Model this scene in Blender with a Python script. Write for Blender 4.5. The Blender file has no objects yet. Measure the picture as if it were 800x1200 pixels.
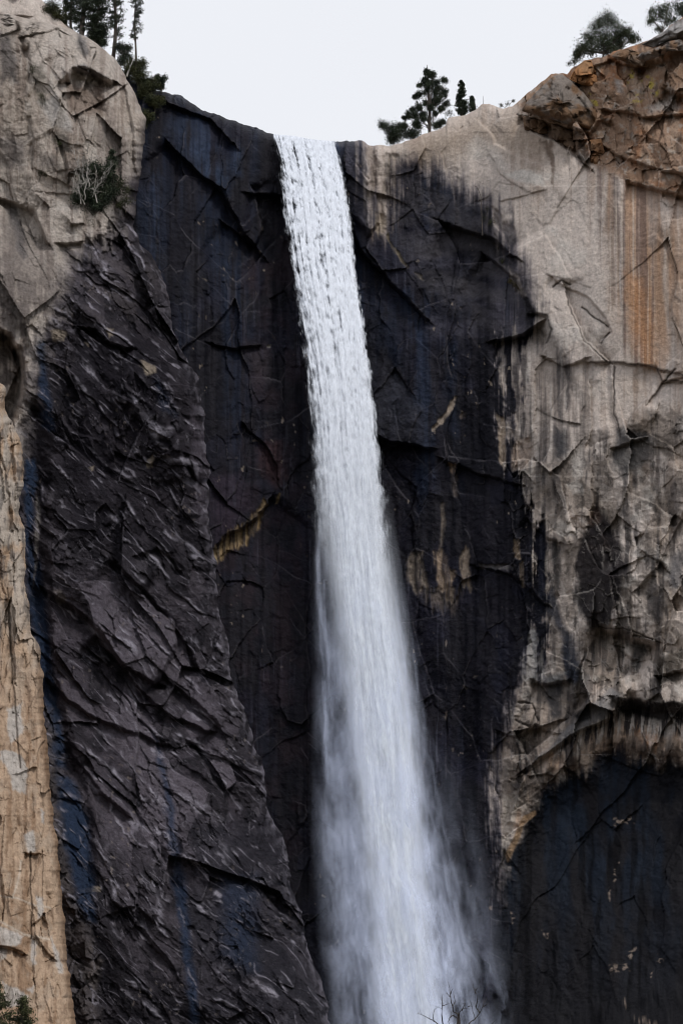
import bpy, bmesh, math, random
import numpy as np
from mathutils import Vector, Quaternion

# ------------------------------------------------------------------ scene, camera, light, exposure
SC = bpy.context.scene
COL = SC.collection
CAM = (0.0, -300.0, 1.7)
PITCH = math.radians(20.0)
FPX = 600.0 / math.tan(math.radians(12.0))          # focal length in photograph pixels (800 x 1200)
cam_data = bpy.data.cameras.new("camera")
cam = bpy.data.objects.new("camera", cam_data)
COL.objects.link(cam)
cam.location = CAM
cam.rotation_euler = (math.radians(90.0) + PITCH, 0.0, 0.0)
cam_data.sensor_fit = 'VERTICAL'
cam_data.sensor_height = 24.0
cam_data.lens = 12.0 / math.tan(math.radians(12.0))
cam_data.clip_start = 0.5
cam_data.clip_end = 12000.0
SC.camera = cam

SUN_DIR = Vector((0.46, -0.62, 0.80)).normalized()
SUN_EL = math.asin(SUN_DIR.z)
SUN_ROT = math.atan2(SUN_DIR.x, SUN_DIR.y)
world = bpy.data.worlds.new("World")
SC.world = world
world.use_nodes = True
wn = world.node_tree
wn.nodes.clear()
w_out = wn.nodes.new("ShaderNodeOutputWorld")
w_bg = wn.nodes.new("ShaderNodeBackground")
w_sky = wn.nodes.new("ShaderNodeTexSky")
w_sky.sky_type = 'NISHITA'
w_sky.sun_disc = False
w_sky.sun_elevation = SUN_EL
w_sky.sun_rotation = SUN_ROT
w_sky.air_density = 1.0
w_sky.dust_density = 3.0
w_mix = wn.nodes.new("ShaderNodeMix")                # thin bright overcast over the blue
w_mix.data_type = 'RGBA'
w_noise = wn.nodes.new("ShaderNodeTexNoise")
w_noise.inputs["Scale"].default_value = 1.6
w_noise.inputs["Detail"].default_value = 4.0
w_tc = wn.nodes.new("ShaderNodeTexCoord")
w_mr = wn.nodes.new("ShaderNodeMapRange")
w_mr.inputs[1].default_value = 0.3
w_mr.inputs[2].default_value = 0.7
w_mr.inputs[3].default_value = 0.93
w_mr.inputs[4].default_value = 1.0
w_mix.inputs[7].default_value = (8.15, 8.35, 8.85, 1.0)
wn.links.new(w_tc.outputs["Generated"], w_noise.inputs["Vector"])
wn.links.new(w_noise.outputs["Fac"], w_mr.inputs[0])
wn.links.new(w_mr.outputs[0], w_mix.inputs[0])
wn.links.new(w_sky.outputs[0], w_mix.inputs[6])
wn.links.new(w_mix.outputs[2], w_bg.inputs["Color"])
w_bg.inputs["Strength"].default_value = 0.105
wn.links.new(w_bg.outputs[0], w_out.inputs["Surface"])

sun_data = bpy.data.lights.new("sun", 'SUN')
sun = bpy.data.objects.new("sun", sun_data)
COL.objects.link(sun)
sun.rotation_euler = SUN_DIR.to_track_quat('Z', 'Y').to_euler()
sun_data.energy = 1.5
sun_data.angle = math.radians(10.0)
sun_data.color = (1.0, 0.96, 0.90)

SC.view_settings.view_transform = 'Standard'
SC.view_settings.look = 'None'
SC.view_settings.exposure = 0.0
SC.view_settings.gamma = 1.0
SC.view_settings.use_curve_mapping = False
SC.cycles.max_bounces = 8
SC.cycles.diffuse_bounces = 5
SC.cycles.glossy_bounces = 2
SC.cycles.transmission_bounces = 2
SC.cycles.volume_bounces = 2
SC.cycles.transparent_max_bounces = 40
SC.cycles.use_denoising = True
SC.cycles.filter_width = 1.05

F32 = np.float32
FWD = np.array([0.0, math.cos(PITCH), math.sin(PITCH)])
UPV = np.array([0.0, -math.sin(PITCH), math.cos(PITCH)])


def at(u, v, d=0.0):
    """World points on the plane y = -d that the photograph shows at pixel (u, v)."""
    u = np.asarray(u, dtype=np.float64)
    v = np.asarray(v, dtype=np.float64)
    d = np.asarray(d, dtype=np.float64)
    rx = (u - 400.0)
    ry = FWD[1] * FPX + UPV[1] * (600.0 - v)
    rz = FWD[2] * FPX + UPV[2] * (600.0 - v)
    t = (-d - CAM[1]) / ry
    x, y, z, = rx * t, -d + 0.0 * t, CAM[2] + rz * t
    return np.stack(np.broadcast_arrays(x, y, z), axis=-1)


def metres_per_px(u, v, d=0.0):
    a, b = at(u, v, d), at(u + 1.0, v, d)
    return float(np.linalg.norm(b - a))


# ------------------------------------------------------------------ noise
def _h(ix, iy, seed):
    n = ix.astype(np.int64) * 374761393 + iy.astype(np.int64) * 668265263 + seed * 1442695041
    n = n & 0xFFFFFFFF
    n = ((n ^ (n >> 13)) * 1274126177) & 0xFFFFFFFF
    n = n ^ (n >> 16)
    n = (n * 2246822519) & 0xFFFFFFFF
    n = n ^ (n >> 15)
    return (n & 0xFFFFFF).astype(F32) / F32(16777216.0)


def perlin(x, y, seed=0):
    x = np.asarray(x, F32); y = np.asarray(y, F32)
    ix, iy = np.floor(x), np.floor(y)
    fx, fy = x - ix, y - iy
    ix = ix.astype(np.int64); iy = iy.astype(np.int64)
    sx = fx * fx * fx * (fx * (fx * 6 - 15) + 10)
    sy = fy * fy * fy * (fy * (fy * 6 - 15) + 10)

    def g(dx, dy):
        a = _h(ix + dx, iy + dy, seed) * F32(6.2831853)
        return np.cos(a) * (fx - dx) + np.sin(a) * (fy - dy)
    a = g(0, 0); b = g(1, 0); c = g(0, 1); d = g(1, 1)
    r = (a + (b - a) * sx)
    s = (c + (d - c) * sx)
    return (r + (s - r) * sy) * F32(1.5)


def fbm(x, y, octv=5, seed=0, gain=0.5, lac=2.03):
    t = 0.0; a = 1.0; n = 0.0
    for i in range(octv):
        t = t + a * perlin(x, y, seed + i * 17)
        n += a; a *= gain
        x, y = (x * F32(0.80) - y * F32(0.60)) * lac + 11.3, (x * F32(0.60) + y * F32(0.80)) * lac + 5.7
    return t / n * 1.4


def vnoise(x, y, seed=0):
    ix, iy = np.floor(x), np.floor(y)
    fx, fy = x - ix, y - iy
    ix = ix.astype(np.int64); iy = iy.astype(np.int64)
    sx = fx * fx * (3 - 2 * fx); sy = fy * fy * (3 - 2 * fy)
    a, b = _h(ix, iy, seed), _h(ix + 1, iy, seed)
    c, d = _h(ix, iy + 1, seed), _h(ix + 1, iy + 1, seed)
    r = a + (b - a) * sx; s = c + (d - c) * sx
    return (r + (s - r) * sy) * 2 - 1


def streak(x, y, octv=3, seed=0):
    """Long runs down the rock; each octave wanders on its own."""
    t = 0.0; n = 0.0; a = 1.0
    for i in range(octv):
        w = perlin(x * 0.21 + 7.7 * i, y * 1.9 + 3.1 * i, seed + 91 + i) * 0.9
        t = t + a * vnoise(x + w + 17.3 * i, y + x * 0.013 + 0.37 * i, seed + 29 * i)
        n += a; a *= 0.6
        x = x * 1.93 + 5.1; y = y * 1.7 + 9.2
    return t / n * 0.95


def ridged(x, y, octv=4, seed=0, gain=0.5):
    t = 0.0; a = 1.0; n = 0.0
    for i in range(octv):
        t = t + a * (1.0 - np.abs(perlin(x, y, seed + i * 13)) * 2.0)
        n += a; a *= gain
        x = x * 2.07 + 3.1; y = y * 2.07 + 8.9
    return t / n


def facets(x, y, seed=0, grad=0.3, off=0.3):
    """Broken plates: each cell a tilted plane. Returns height, distance to the nearest joint, a random number per cell."""
    x = np.asarray(x, F32); y = np.asarray(y, F32)
    ix = np.floor(x).astype(np.int64); iy = np.floor(y).astype(np.int64)
    f1 = np.full(x.shape, 9.0, F32); f2 = np.full(x.shape, 9.0, F32)
    bx = np.zeros(x.shape, F32); by = np.zeros(x.shape, F32)
    bi = np.zeros(x.shape, np.int64); bj = np.zeros(x.shape, np.int64)
    for dx in (-1, 0, 1):
        for dy in (-1, 0, 1):
            cx, cy = ix + dx, iy + dy
            px = cx + _h(cx, cy, seed) * F32(0.9); py = cy + _h(cx, cy, seed + 7) * F32(0.9)
            d = (px - x) ** 2 + (py - y) ** 2
            m = d < f1
            f2 = np.where(m, f1, np.minimum(f2, d))
            f1 = np.where(m, d, f1)
            bx = np.where(m, x - px, bx); by = np.where(m, y - py, by)
            bi = np.where(m, cx, bi); bj = np.where(m, cy, bj)
    r = _h(bi, bj, seed + 31)
    gx = _h(bi, bj, seed + 53) * 2 - 1
    gy = _h(bi, bj, seed + 71) * 2 - 1
    h = (r - 0.5) * 2 * off + (gx * bx + gy * by) * 2 * grad
    return h.astype(F32), (np.sqrt(f2) - np.sqrt(f1)).astype(F32), r


def sstep(a, b, x):
    t = np.clip((x - a) / (b - a), 0.0, 1.0)
    return t * t * (3 - 2 * t)


def curve(x, pts):
    xs, ys = zip(*pts)
    return np.interp(x, xs, ys)


# ------------------------------------------------------------------ a rock face traced in photograph pixels, with metres of depth
class Face:
    def __init__(self, U, V):
        self.shape = U.shape
        self.U = U.ravel().astype(F32); self.V = V.ravel().astype(F32)
        self.X = (self.U - 400) * F32(0.108); self.Z = (600 - self.V) * F32(0.108)
        self.D = np.zeros_like(self.U)
        self.C = np.zeros((self.U.size, 3), F32)
        self.wet = np.zeros_like(self.U)
        U, V = self.U, self.V
        self.wu = fbm(U / 26, V / 26, 4, 901) * 7 + fbm(U / 6, V / 6, 3, 911) * 2.2
        self.wv = fbm(U / 26, V / 26, 4, 921) * 7 + fbm(U / 6, V / 6, 3, 931) * 2.2
        st = streak(U * 0.16, V * 0.006, 4, 941)
        self.drip = st * 34 + streak(U * 0.45, V * 0.02, 2, 951) * 16

    def _sel(self, pts, m):
        us = [p[0] for p in pts]; vs = [p[1] for p in pts]
        return np.nonzero((self.U > min(us) - m) & (self.U < max(us) + m) & (self.V > min(vs) - m) & (self.V < max(vs) + m))[0]

    def _seg(self, u, v, pts, closed):
        best = np.full(u.shape, 1e9, F32); side = np.zeros(u.shape, F32); over = np.zeros(u.shape, F32)
        inside = np.zeros(u.shape, bool)
        n = len(pts)
        for i in range(n if closed else n - 1):
            ax, ay = pts[i][:2]; bx, by = pts[(i + 1) % n][:2]
            ex, ey = bx - ax, by - ay
            L = math.hypot(ex, ey) + 1e-6
            t = ((u - ax) * ex + (v - ay) * ey) / (L * L)
            tc = np.clip(t, 0, 1)
            d = np.hypot(u - ax - tc * ex, v - ay - tc * ey)
            m = d < best
            best = np.where(m, d, best)
            side = np.where(m, np.sign(ex * (v - ay) - ey * (u - ax)), side)
            o = np.zeros_like(t)
            if not closed:
                if i == 0:
                    o = np.maximum(o, -t * L)
                if i == n - 2:
                    o = np.maximum(o, (t - 1) * L)
            over = np.where(m, o, over)
            if closed and abs(by - ay) > 1e-6:
                c = ((ay > v) != (by > v)) & (u < (bx - ax) * (v - ay) / (by - ay) + ax)
                inside ^= c
        return best, side, over, inside

    def region(self, pts, soft=3.0, warp=1.0, drip=0.0):
        """0..1 inside a polygon; edges torn by warp and run downwards by drip."""
        m = soft * 2 + 14 * warp + 60 * drip + 4
        k = self._sel(pts, m)
        out = np.zeros_like(self.U)
        u = self.U[k] + self.wu[k] * warp
        v = self.V[k] + self.wv[k] * warp + self.drip[k] * drip
        d, _, _, ins = self._seg(u, v, pts, True)
        sd = np.where(ins, -d, d)
        out[k] = sstep(soft, -soft, sd)
        return out

    def stained(self, pts, reach=28.0, amp=0.75, fx=0.14, fy=0.005, seed=0, warp=0.6, soft=None):
        """A water stain: solid inside the polygon, breaking into long vertical runs across its border."""
        k = self._sel(pts, reach * 2 + 12)
        out = np.zeros_like(self.U)
        u = self.U[k] + self.wu[k] * warp; v = self.V[k] + self.wv[k] * warp
        d, _, _, ins = self._seg(u, v, pts, True)
        sd = np.where(ins, d, -d) / reach
        n = streak(self.U[k] * fx, self.V[k] * fy, 4, seed) + 0.25 * fbm(self.U[k] / 5, self.V[k] / 12, 3, seed + 5)
        w = 0.11 if soft is None else soft[k]
        out[k] = sstep(-w, w, np.clip(sd, -1.3, 1.6) + amp * n)
        return out

    def line(self, pts, w=1.5, warp=0.5):
        k = self._sel(pts, 4 * w + 14 * warp + 4)
        out = np.zeros_like(self.U)
        d, _, _, _ = self._seg(self.U[k] + self.wu[k] * warp, self.V[k] + self.wv[k] * warp, pts, False)
        out[k] = np.exp(-(d / w) ** 2)
        return out

    def crack(self, pts, depth=0.8, w=1.3, warp=0.5, dark=None):
        m = self.line(pts, w, warp)
        self.D -= depth * m
        if dark is not None:
            self.paint(m * 0.8, dark)

    def step(self, pts, h, w=2.0, fade=40.0, warp=0.35, flip=False):
        """Sets the ground on the lower/right-hand side of a line back by h metres; the step dies out over fade pixels."""
        k = self._sel(pts, fade * 2.5 + 10)
        d, s, o, _ = self._seg(self.U[k] + self.wu[k] * warp, self.V[k] + self.wv[k] * warp, pts, False)
        sd = d * s * (-1 if flip else 1)
        ends = np.exp(-(np.maximum(o, 0) / (0.10 * fade + 3)) ** 2)
        self.D[k] -= h * sstep(0, w, sd) * np.exp(-np.maximum(sd, 0) / fade) * ends

    def paint(self, m, c, o=1.0):
        m = np.clip(m * o, 0, 1)[:, None]
        self.C = self.C * (1 - m) + np.asarray(c, F32) * m

    def tint(self, m, k):
        self.C *= 1 + (np.asarray(k, F32) - 1) * np.clip(m, 0, 1)[:, None]


def link(o, parent=None):
    COL.objects.link(o)
    if parent is not None:
        o.parent = parent
    return o


def mesh_from(name, verts, faces, mat, smooth=True, col=None, parent=None):
    """verts (n,3); faces (m,3) or (m,4) index arrays, or a list of such arrays."""
    me = bpy.data.meshes.new(name)
    fl = faces if isinstance(faces, list) else [faces]
    fl = [np.asarray(f, np.int32) for f in fl if len(f)]
    loops = np.concatenate([f.ravel() for f in fl])
    tot = np.concatenate([np.full(len(f), f.shape[1], np.int32) for f in fl])
    start = np.concatenate([[0], np.cumsum(tot)[:-1]]).astype(np.int32)
    me.vertices.add(len(verts))
    me.vertices.foreach_set("co", np.ascontiguousarray(verts, F32).ravel())
    me.loops.add(len(loops))
    me.loops.foreach_set("vertex_index", loops)
    me.polygons.add(len(tot))
    me.polygons.foreach_set("loop_start", start)
    me.polygons.foreach_set("loop_total", tot)
    me.polygons.foreach_set("use_smooth", np.full(len(tot), smooth, bool))
    me.update(calc_edges=True)
    if col is not None:
        a = me.attributes.new("stain", 'FLOAT_COLOR', 'POINT')  # base colour, including the sheen and highlights painted in
        a.data.foreach_set("color", np.ascontiguousarray(col, F32).ravel())
    me.materials.append(mat)
    o = bpy.data.objects.new(name, me)
    return link(o, parent)


def grid_faces(nr, nc, flip=False):
    i = np.arange(nr * nc, dtype=np.int32).reshape(nr, nc)
    q = np.stack([i[:-1, :-1], i[1:, :-1], i[1:, 1:], i[:-1, 1:]], -1).reshape(-1, 4)
    return q[:, ::-1] if flip else q


def tag(o, label=None, cat=None, group=None, kind=None):
    if label: o["label"] = label
    if cat: o["category"] = cat
    if group: o["group"] = group
    if kind: o["kind"] = kind
    return o


def empty(name, loc):
    o = bpy.data.objects.new(name, None)
    o.location = loc
    o.empty_display_size = 0.5
    return link(o)


# ------------------------------------------------------------------ materials
def new_mat(name):
    m = bpy.data.materials.new(name)
    m.use_nodes = True
    nt = m.node_tree
    nt.nodes.clear()
    out = nt.nodes.new("ShaderNodeOutputMaterial")
    return m, nt, out


def rock_material(name, bump=0.5, fine=1.0, grain=0.48):
    m, nt, out = new_mat(name)
    N, L = nt.nodes.new, nt.links.new
    b = N("ShaderNodeBsdfPrincipled")
    at_ = N("ShaderNodeAttribute"); at_.attribute_name = "stain"
    geo = N("ShaderNodeNewGeometry")
    mp = N("ShaderNodeMapping"); mp.inputs["Scale"].default_value = (1.0, 1.0, 0.6)
    L(geo.outputs["Position"], mp.inputs["Vector"])
    n1 = N("ShaderNodeTexNoise"); n1.inputs["Scale"].default_value = 2.2 * fine; n1.inputs["Detail"].default_value = 7; n1.inputs["Roughness"].default_value = 0.74
    L(mp.outputs[0], n1.inputs["Vector"])
    mr = N("ShaderNodeMapRange"); mr.inputs[1].default_value = 0.25; mr.inputs[2].default_value = 0.75; mr.inputs[3].default_value = 1.0 - grain; mr.inputs[4].default_value = 1.0 + grain
    L(n1.outputs["Fac"], mr.inputs[0])
    mx = N("ShaderNodeMix"); mx.data_type = 'RGBA'; mx.blend_type = 'MULTIPLY'; mx.inputs[0].default_value = 1.0
    L(at_.outputs["Color"], mx.inputs[6]); L(mr.outputs[0], mx.inputs[7])
    L(mx.outputs[2], b.inputs["Base Color"])
    r = N("ShaderNodeMapRange"); r.inputs[3].default_value = 0.85; r.inputs[4].default_value = 0.42
    L(at_.outputs["Alpha"], r.inputs[0]); L(r.outputs[0], b.inputs["Roughness"])
    s = N("ShaderNodeMapRange"); s.inputs[3].default_value = 0.05; s.inputs[4].default_value = 0.07
    L(at_.outputs["Alpha"], s.inputs[0]); L(s.outputs[0], b.inputs["Specular IOR Level"])
    n2 = N("ShaderNodeTexNoise"); n2.inputs["Scale"].default_value = 2.6 * fine; n2.inputs["Detail"].default_value = 8; n2.inputs["Roughness"].default_value = 0.7
    L(geo.outputs["Position"], n2.inputs["Vector"])
    bp = N("ShaderNodeBump"); bp.inputs["Strength"].default_value = bump; bp.inputs["Distance"].default_value = 0.5
    L(n2.outputs["Fac"], bp.inputs["Height"]); L(bp.outputs[0], b.inputs["Normal"])
    L(b.outputs[0], out.inputs["Surface"])
    return m


M_ROCK = rock_material("granite", 0.5, 1.0, 0.34)
M_GNEISS = rock_material("dark_gneiss", 1.0)

TAN = (0.57, 0.497, 0.452); TAN2 = (0.47, 0.392, 0.338); PALE = (0.62, 0.575, 0.535)
BROWN = (0.105, 0.068, 0.048); RUST = (0.20, 0.115, 0.07); OCHRE = (0.42, 0.21, 0.085)
VARN = (0.0060, 0.0064, 0.0094); BLUE = (0.020, 0.032, 0.056); GREY = (0.17, 0.16, 0.155); GREY2 = (0.085, 0.076, 0.080)
GOLD = (0.30, 0.215, 0.125)

# ------------------------------------------------------------------ the ground below the cliff
RIM = [(-200, -40), (40, -10), (80, 30), (120, 62), (146, 84), (165, 97), (180, 104), (192, 107), (200, 109), (214, 113), (235, 128), (256, 135), (270, 141), (300, 150), (322, 158),
       (345, 160), (360, 163), (376, 165), (390, 166), (424, 165), (430, 169), (450, 171), (463, 170), (480, 164), (500, 156), (516, 151),
       (522, 146), (524, 139), (532, 136), (545, 136), (556, 129), (563, 123), (572, 121), (581, 125), (590, 127), (600, 124), (610, 116), (622, 106),
       (634, 95), (646, 87), (656, 86), (664, 87), (672, 78), (684, 71), (696, 68), (708, 66), (718, 60), (732, 58), (744, 52), (762, 46),
       (774, 40), (786, 29), (800, 20), (840, -10), (980, -90)]


def rim_v(u):
    u = np.asarray(u, F32)
    j = fbm(u / 9.0, u * 0 + 3.3, 3, 41) * 1.6 * (1 - sstep(318, 324, u) * sstep(394, 388, u))
    return curve(u, RIM) + j


# ------------------------------------------------------------------ main cliff: dark wet headwall behind the fall and pale right-hand wall
def build_headwall():
    us = np.concatenate([np.arange(-200, 100, 12), np.arange(100, 150, 4), np.arange(150, 806, 1.0), np.arange(806, 830, 3), np.arange(830, 985, 12)])
    ss = np.concatenate([np.arange(0, 1110, 1.0), np.arange(1110, 1200, 6), np.arange(1200, 1720, 30)])
    U = np.repeat(us[None, :], len(ss), 0)
    V = rim_v(us)[None, :] + ss[:, None]
    S = np.repeat(ss[:, None], len(us), 1).ravel().astype(F32)
    f = Face(U, V)
    U, V, X, Z = f.U, f.V, f.X, f.Z
    # --- general form
    f.D += curve(U, [(-200, 12), (120, 8), (200, 6), (260, 3), (320, 0), (400, -0.3), (430, 0.5), (470, 2.0), (540, 5), (600, 10), (680, 15), (800, 23), (980, 34)])
    f.D += curve(V, [(0, -3), (160, 0), (400, 1.5), (700, 3.5), (1000, 7), (1250, 14), (1700, 60)])
    dark_zone = [(100, -60), (410, 40), (426, 150), (430, 180), (436, 235), (445, 270), (455, 262), (458, 235), (457, 206), (468, 190), (500, 190), (526, 208), (550, 226), (572, 240),
                 (578, 262), (592, 285), (606, 305), (622, 345), (630, 372), (618, 388), (600, 396), (594, 430), (602, 470), (590, 505), (598, 540), (606, 560), (612, 576), (622, 600), (636, 628),
                 (630, 660), (640, 700), (640, 740), (632, 800), (628, 750), (617, 738), (612, 765), (606, 795), (594, 828), (586, 868), (578, 890), (576, 960), (588, 1010), (600, 1250), (560, 1800), (60, 1800)]
    md = f.stained(dark_zone, 30, 0.95, 0.15, 0.0045, 113, 0.6, 0.14 + 0.50 * sstep(400, 340, V) + 0.25 * sstep(760, 820, V)); halo = f.region(dark_zone, 24, 1.0, 0.7)
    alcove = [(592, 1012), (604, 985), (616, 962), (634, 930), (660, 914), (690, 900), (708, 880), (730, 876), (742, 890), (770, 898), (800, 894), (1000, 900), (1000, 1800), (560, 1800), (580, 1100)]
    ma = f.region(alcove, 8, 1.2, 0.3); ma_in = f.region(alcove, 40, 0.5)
    smooth_tan = f.region([(470, 160), (560, 130), (640, 165), (700, 205), (760, 260), (800, 300), (800, 470), (720, 500), (640, 470), (625, 340), (560, 235)], 25, 1)
    blocky = f.region([(600, 560), (800, 470), (800, 905), (700, 900), (590, 960), (585, 870), (610, 780)], 14, 1)
    top_block = f.region([(600, 118), (660, 60), (860, -40), (860, 240), (790, 235), (740, 215), (700, 195), (640, 150)], 8, 0.5)
    rough = 1.0 - 0.90 * smooth_tan
    # --- broken rock relief, from big plates to chips
    wx = fbm(X / 11, Z / 11, 3, 5) * 1.5; wz = fbm(X / 11, Z / 11, 3, 6) * 1.5
    wf = fbm(X / 1.7, Z / 1.7, 3, 7) * 0.22
    dark_amp = (1.0 - 0.35 * md) * (1.0 - 0.6 * ma_in)
    h, e, r1 = facets((X + wx) / 15, (Z + wz - X * 0.35) / 21, 11, 0.75, 0.08)
    f.D += h * 1.9 * (0.12 + 0.88 * rough) * dark_amp
    h, e2, r2 = facets((X + wx * 0.6 + wf) / 5.4 + Z / 26, (Z + wz * 0.6 - wf) / 8.2 - X / 17, 12, 0.9, 0.13)
    amp2 = (0.55 + 1.0 * blocky + 0.7 * top_block) * rough * dark_amp
    f.D += h * 1.15 * amp2
    pm = sstep(-0.05, 0.45, fbm(X / 8, Z / 12, 3, 21))
    h, e3, r3 = facets((X + wf + wx * 0.3 + Z * 0.3) / 2.1, (Z - wf + wz * 0.3 - X * 0.4) / 3.1, 13, 0.9, 0.15)
    amp3 = (0.08 + 0.36 * pm + 0.42 * blocky * (0.3 + 0.7 * pm) + 0.5 * top_block) * (0.10 + 0.90 * rough) * dark_amp
    f.D += h * 0.62 * amp3
    h, e4, r4 = facets((X + wf + Z * 0.25) / 0.85, (Z - wf - X * 0.3) / 1.25, 14, 0.9, 0.26)
    f.D += h * 0.27 * amp3
    f.D += fbm(X / 7, Z / 16, 4, 31) * (0.8 - 0.3 * smooth_tan)
    f.D += fbm(X / 1.2, Z / 1.0, 4, 33) * 0.13 * (0.35 + 0.65 * rough) + fbm(X / 0.45, Z / 0.45, 2, 37) * 0.035
    f.D += streak(X / 2.4, Z / 22, 2, 34) * 0.14 * md          # water-worn flutes
    # --- traced joints, plates and roofs
    st = f.step
    # top left of the headwall
    st([(196, 118), (232, 134), (248, 140), (262, 154), (272, 166)], 1.8, 3, 60)
    st([(200, 168), (232, 200), (262, 222), (276, 252), (290, 275), (308, 300)], 2.4, 5, 40)
    st([(296, 226), (312, 226), (330, 230)], 2.2, 3, 50)
    st([(264, 262), (282, 275), (296, 288)], 1.6, 3, 25)
    st([(296, 224), (304, 250), (306, 270), (298, 285)], 1.2, 3, 30, flip=True)
    st([(250, 402), (262, 404), (275, 408), (300, 404)], 1.4, 3, 30)
    st([(246, 648), (262, 626), (282, 618), (300, 606), (312, 588)], 2.2, 4, 60, flip=False)
    st([(290, 500), (312, 520), (326, 545), (326, 560)], 1.2, 3, 40)
    # right of the fall
    st([(426, 163), (434, 190), (442, 225), (446, 262), (438, 270)], -2.6, 4, 40)
    st([(414, 262), (424, 292), (450, 320), (480, 350), (500, 372)], 2.4, 5, 45)
    st([(448, 512), (470, 518), (500, 524)], 2.8, 4, 60)
    st([(522, 538), (560, 552), (604, 566)], 1.6, 4, 60)
    st([(528, 262), (548, 268), (575, 276), (598, 296)], 3.2, 6, 90)
    st([(560, 240), (574, 240), (578, 262), (594, 290)], 1.6, 4, 30, flip=True)
    st([(572, 300), (590, 312), (606, 330), (628, 366)], 2.4, 4, 40)
    st([(582, 398), (604, 392), (628, 380)], 3.2, 5, 60)
    st([(560, 662), (600, 672), (640, 708)], 1.2, 4, 50)
    st([(626, 368), (640, 370), (646, 385), (640, 402)], 1.6, 3, 22)
    # exfoliation plates on the pale wall
    st([(660, 335), (668, 362), (684, 398), (712, 424)], 1.3, 2, 16, flip=True)
    st([(640, 420), (660, 428), (684, 420)], 1.2, 2, 26)
    st([(648, 326), (664, 336), (690, 350), (708, 368), (718, 390), (704, 402)], 0.8, 2, 20)
    st([(690, 424), (712, 425), (760, 429), (800, 440)], 1.0, 2, 30)
    st([(770, 432), (776, 446), (800, 447)], 1.0, 2, 20)
    st([(714, 428), (718, 470), (726, 512)], 0.7, 2, 20)
    st([(690, 450), (692, 500), (686, 520)], 0.7, 2, 15, flip=True)
    st([(718, 524), (744, 516), (756, 512)], 1.6, 3, 14)
    st([(760, 470), (776, 448), (800, 440)], 0.8, 2, 24)
    st([(590, 235), (612, 228), (635, 224)], 0.35, 2, 18)
    st([(575, 183), (586, 205), (618, 224)], 0.3, 2, 15)
    st([(560, 142), (575, 158), (578, 170), (600, 182), (640, 195)], 0.5, 3, 20, flip=True)
    st([(745, 690), (770, 660), (800, 600)], 1.2, 3, 25)
    st([(748, 640), (760, 618), (786, 616)], 1.0, 2, 22, flip=True)
    st([(757, 648), (775, 660), (782, 668)], 1.5, 2, 20)
    st([(622, 610), (640, 630), (655, 636)], 1.5, 3, 24)
    # lower right roofs
    st([(704, 728), (730, 735), (766, 749)], 6.0, 15, 50)
    st([(728, 762), (744, 772)], 1.6, 5, 18)
    st([(772, 790), (790, 784), (830, 780)], 2.0, 5, 20)
    st([(722, 817), (748, 818), (780, 822), (860, 826)], 6.5, 16, 42)
    st([(628, 798), (640, 799), (664, 797)], 2.2, 5, 22)
    st([(610, 890), (640, 866), (672, 838), (696, 816), (722, 798), (738, 792)], 1.6, 3, 26, flip=True)
    st([(616, 900), (650, 872), (680, 853), (706, 842), (722, 832), (730, 818)], 2.6, 6, 60)
    st([(586, 858), (604, 862), (626, 848), (650, 858)], 1.3, 3, 26)
    st([(620, 908), (634, 906), (648, 908)], 1.0, 3, 14)
    st([(594, 960), (608, 920), (614, 905)], -1.5, 3, 14)
    f.D -= 5.0 * f.region(alcove, 34, 0.7) * np.exp(-np.maximum(V - 930, 0) / 420)
    # top right blocks and roofs
    st([(612, 134), (640, 140), (664, 148), (690, 153), (700, 140)], 2.6, 6, 22)
    st([(612, 148), (645, 160), (670, 178), (690, 198)], -1.0, 3, 30)
    st([(676, 160), (678, 180), (692, 198)], 2.4, 4, 14)
    st([(710, 128), (730, 129), (752, 136), (800, 133)], 2.0, 4, 26)
    st([(716, 66), (730, 72), (752, 78)], 2.6, 5, 20)
    st([(753, 67), (770, 66), (792, 54), (806, 50)], 5.0, 14, 30)
    st([(784, 102), (796, 108), (830, 112)], 4.5, 12, 26)
    st([(690, 160), (708, 172), (726, 182), (756, 192), (780, 198), (820, 206)], 1.6, 4, 30)
    st([(740, 212), (760, 218), (790, 226), (830, 236)], 2.4, 6, 20)
    st([(658, 66), (690, 80), (720, 66)], 0.8, 3, 30)
    # rounded lip at the top
    f.D -= 1.6 * np.exp(-S / 3.0) + 0.9 * np.exp(-S / 14.0)

    # --- rock colour: pale granite, then stains, with painted sky sheen and edge highlights
    n_lo = fbm(X / 14, Z / 20, 4, 61); n_md = fbm(X / 3, Z / 4, 4, 62)
    stv = streak(U * 0.11, V * 0.0045, 4, 63); stf = streak(U * 0.24, V * 0.006, 3, 64)
    f.C[:] = TAN
    f.paint(sstep(-0.1, 0.5, n_lo + 0.25 * n_md), TAN2, 0.75)
    f.paint(sstep(0.25, 0.6, fbm(X / 5, Z / 5, 4, 65)), PALE, 0.45)
    f.tint(sstep(0.1, 0.5, stf + 0.5 * n_lo), (0.82, 0.79, 0.77))
    f.paint(f.region([(478, 168), (520, 150), (600, 128), (640, 165), (648, 172), (600, 176), (560, 172), (520, 196), (480, 200)], 16, 1), (0.36, 0.29, 0.235), 0.75)
    f.paint(f.region([(590, 205), (612, 196), (634, 205), (640, 220), (620, 216), (605, 212)], 2, 0.4), PALE, 0.85)
    f.paint(f.region([(545, 172), (560, 160), (580, 175), (596, 195), (588, 200)], 4, 0.5), PALE, 0.35)
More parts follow.
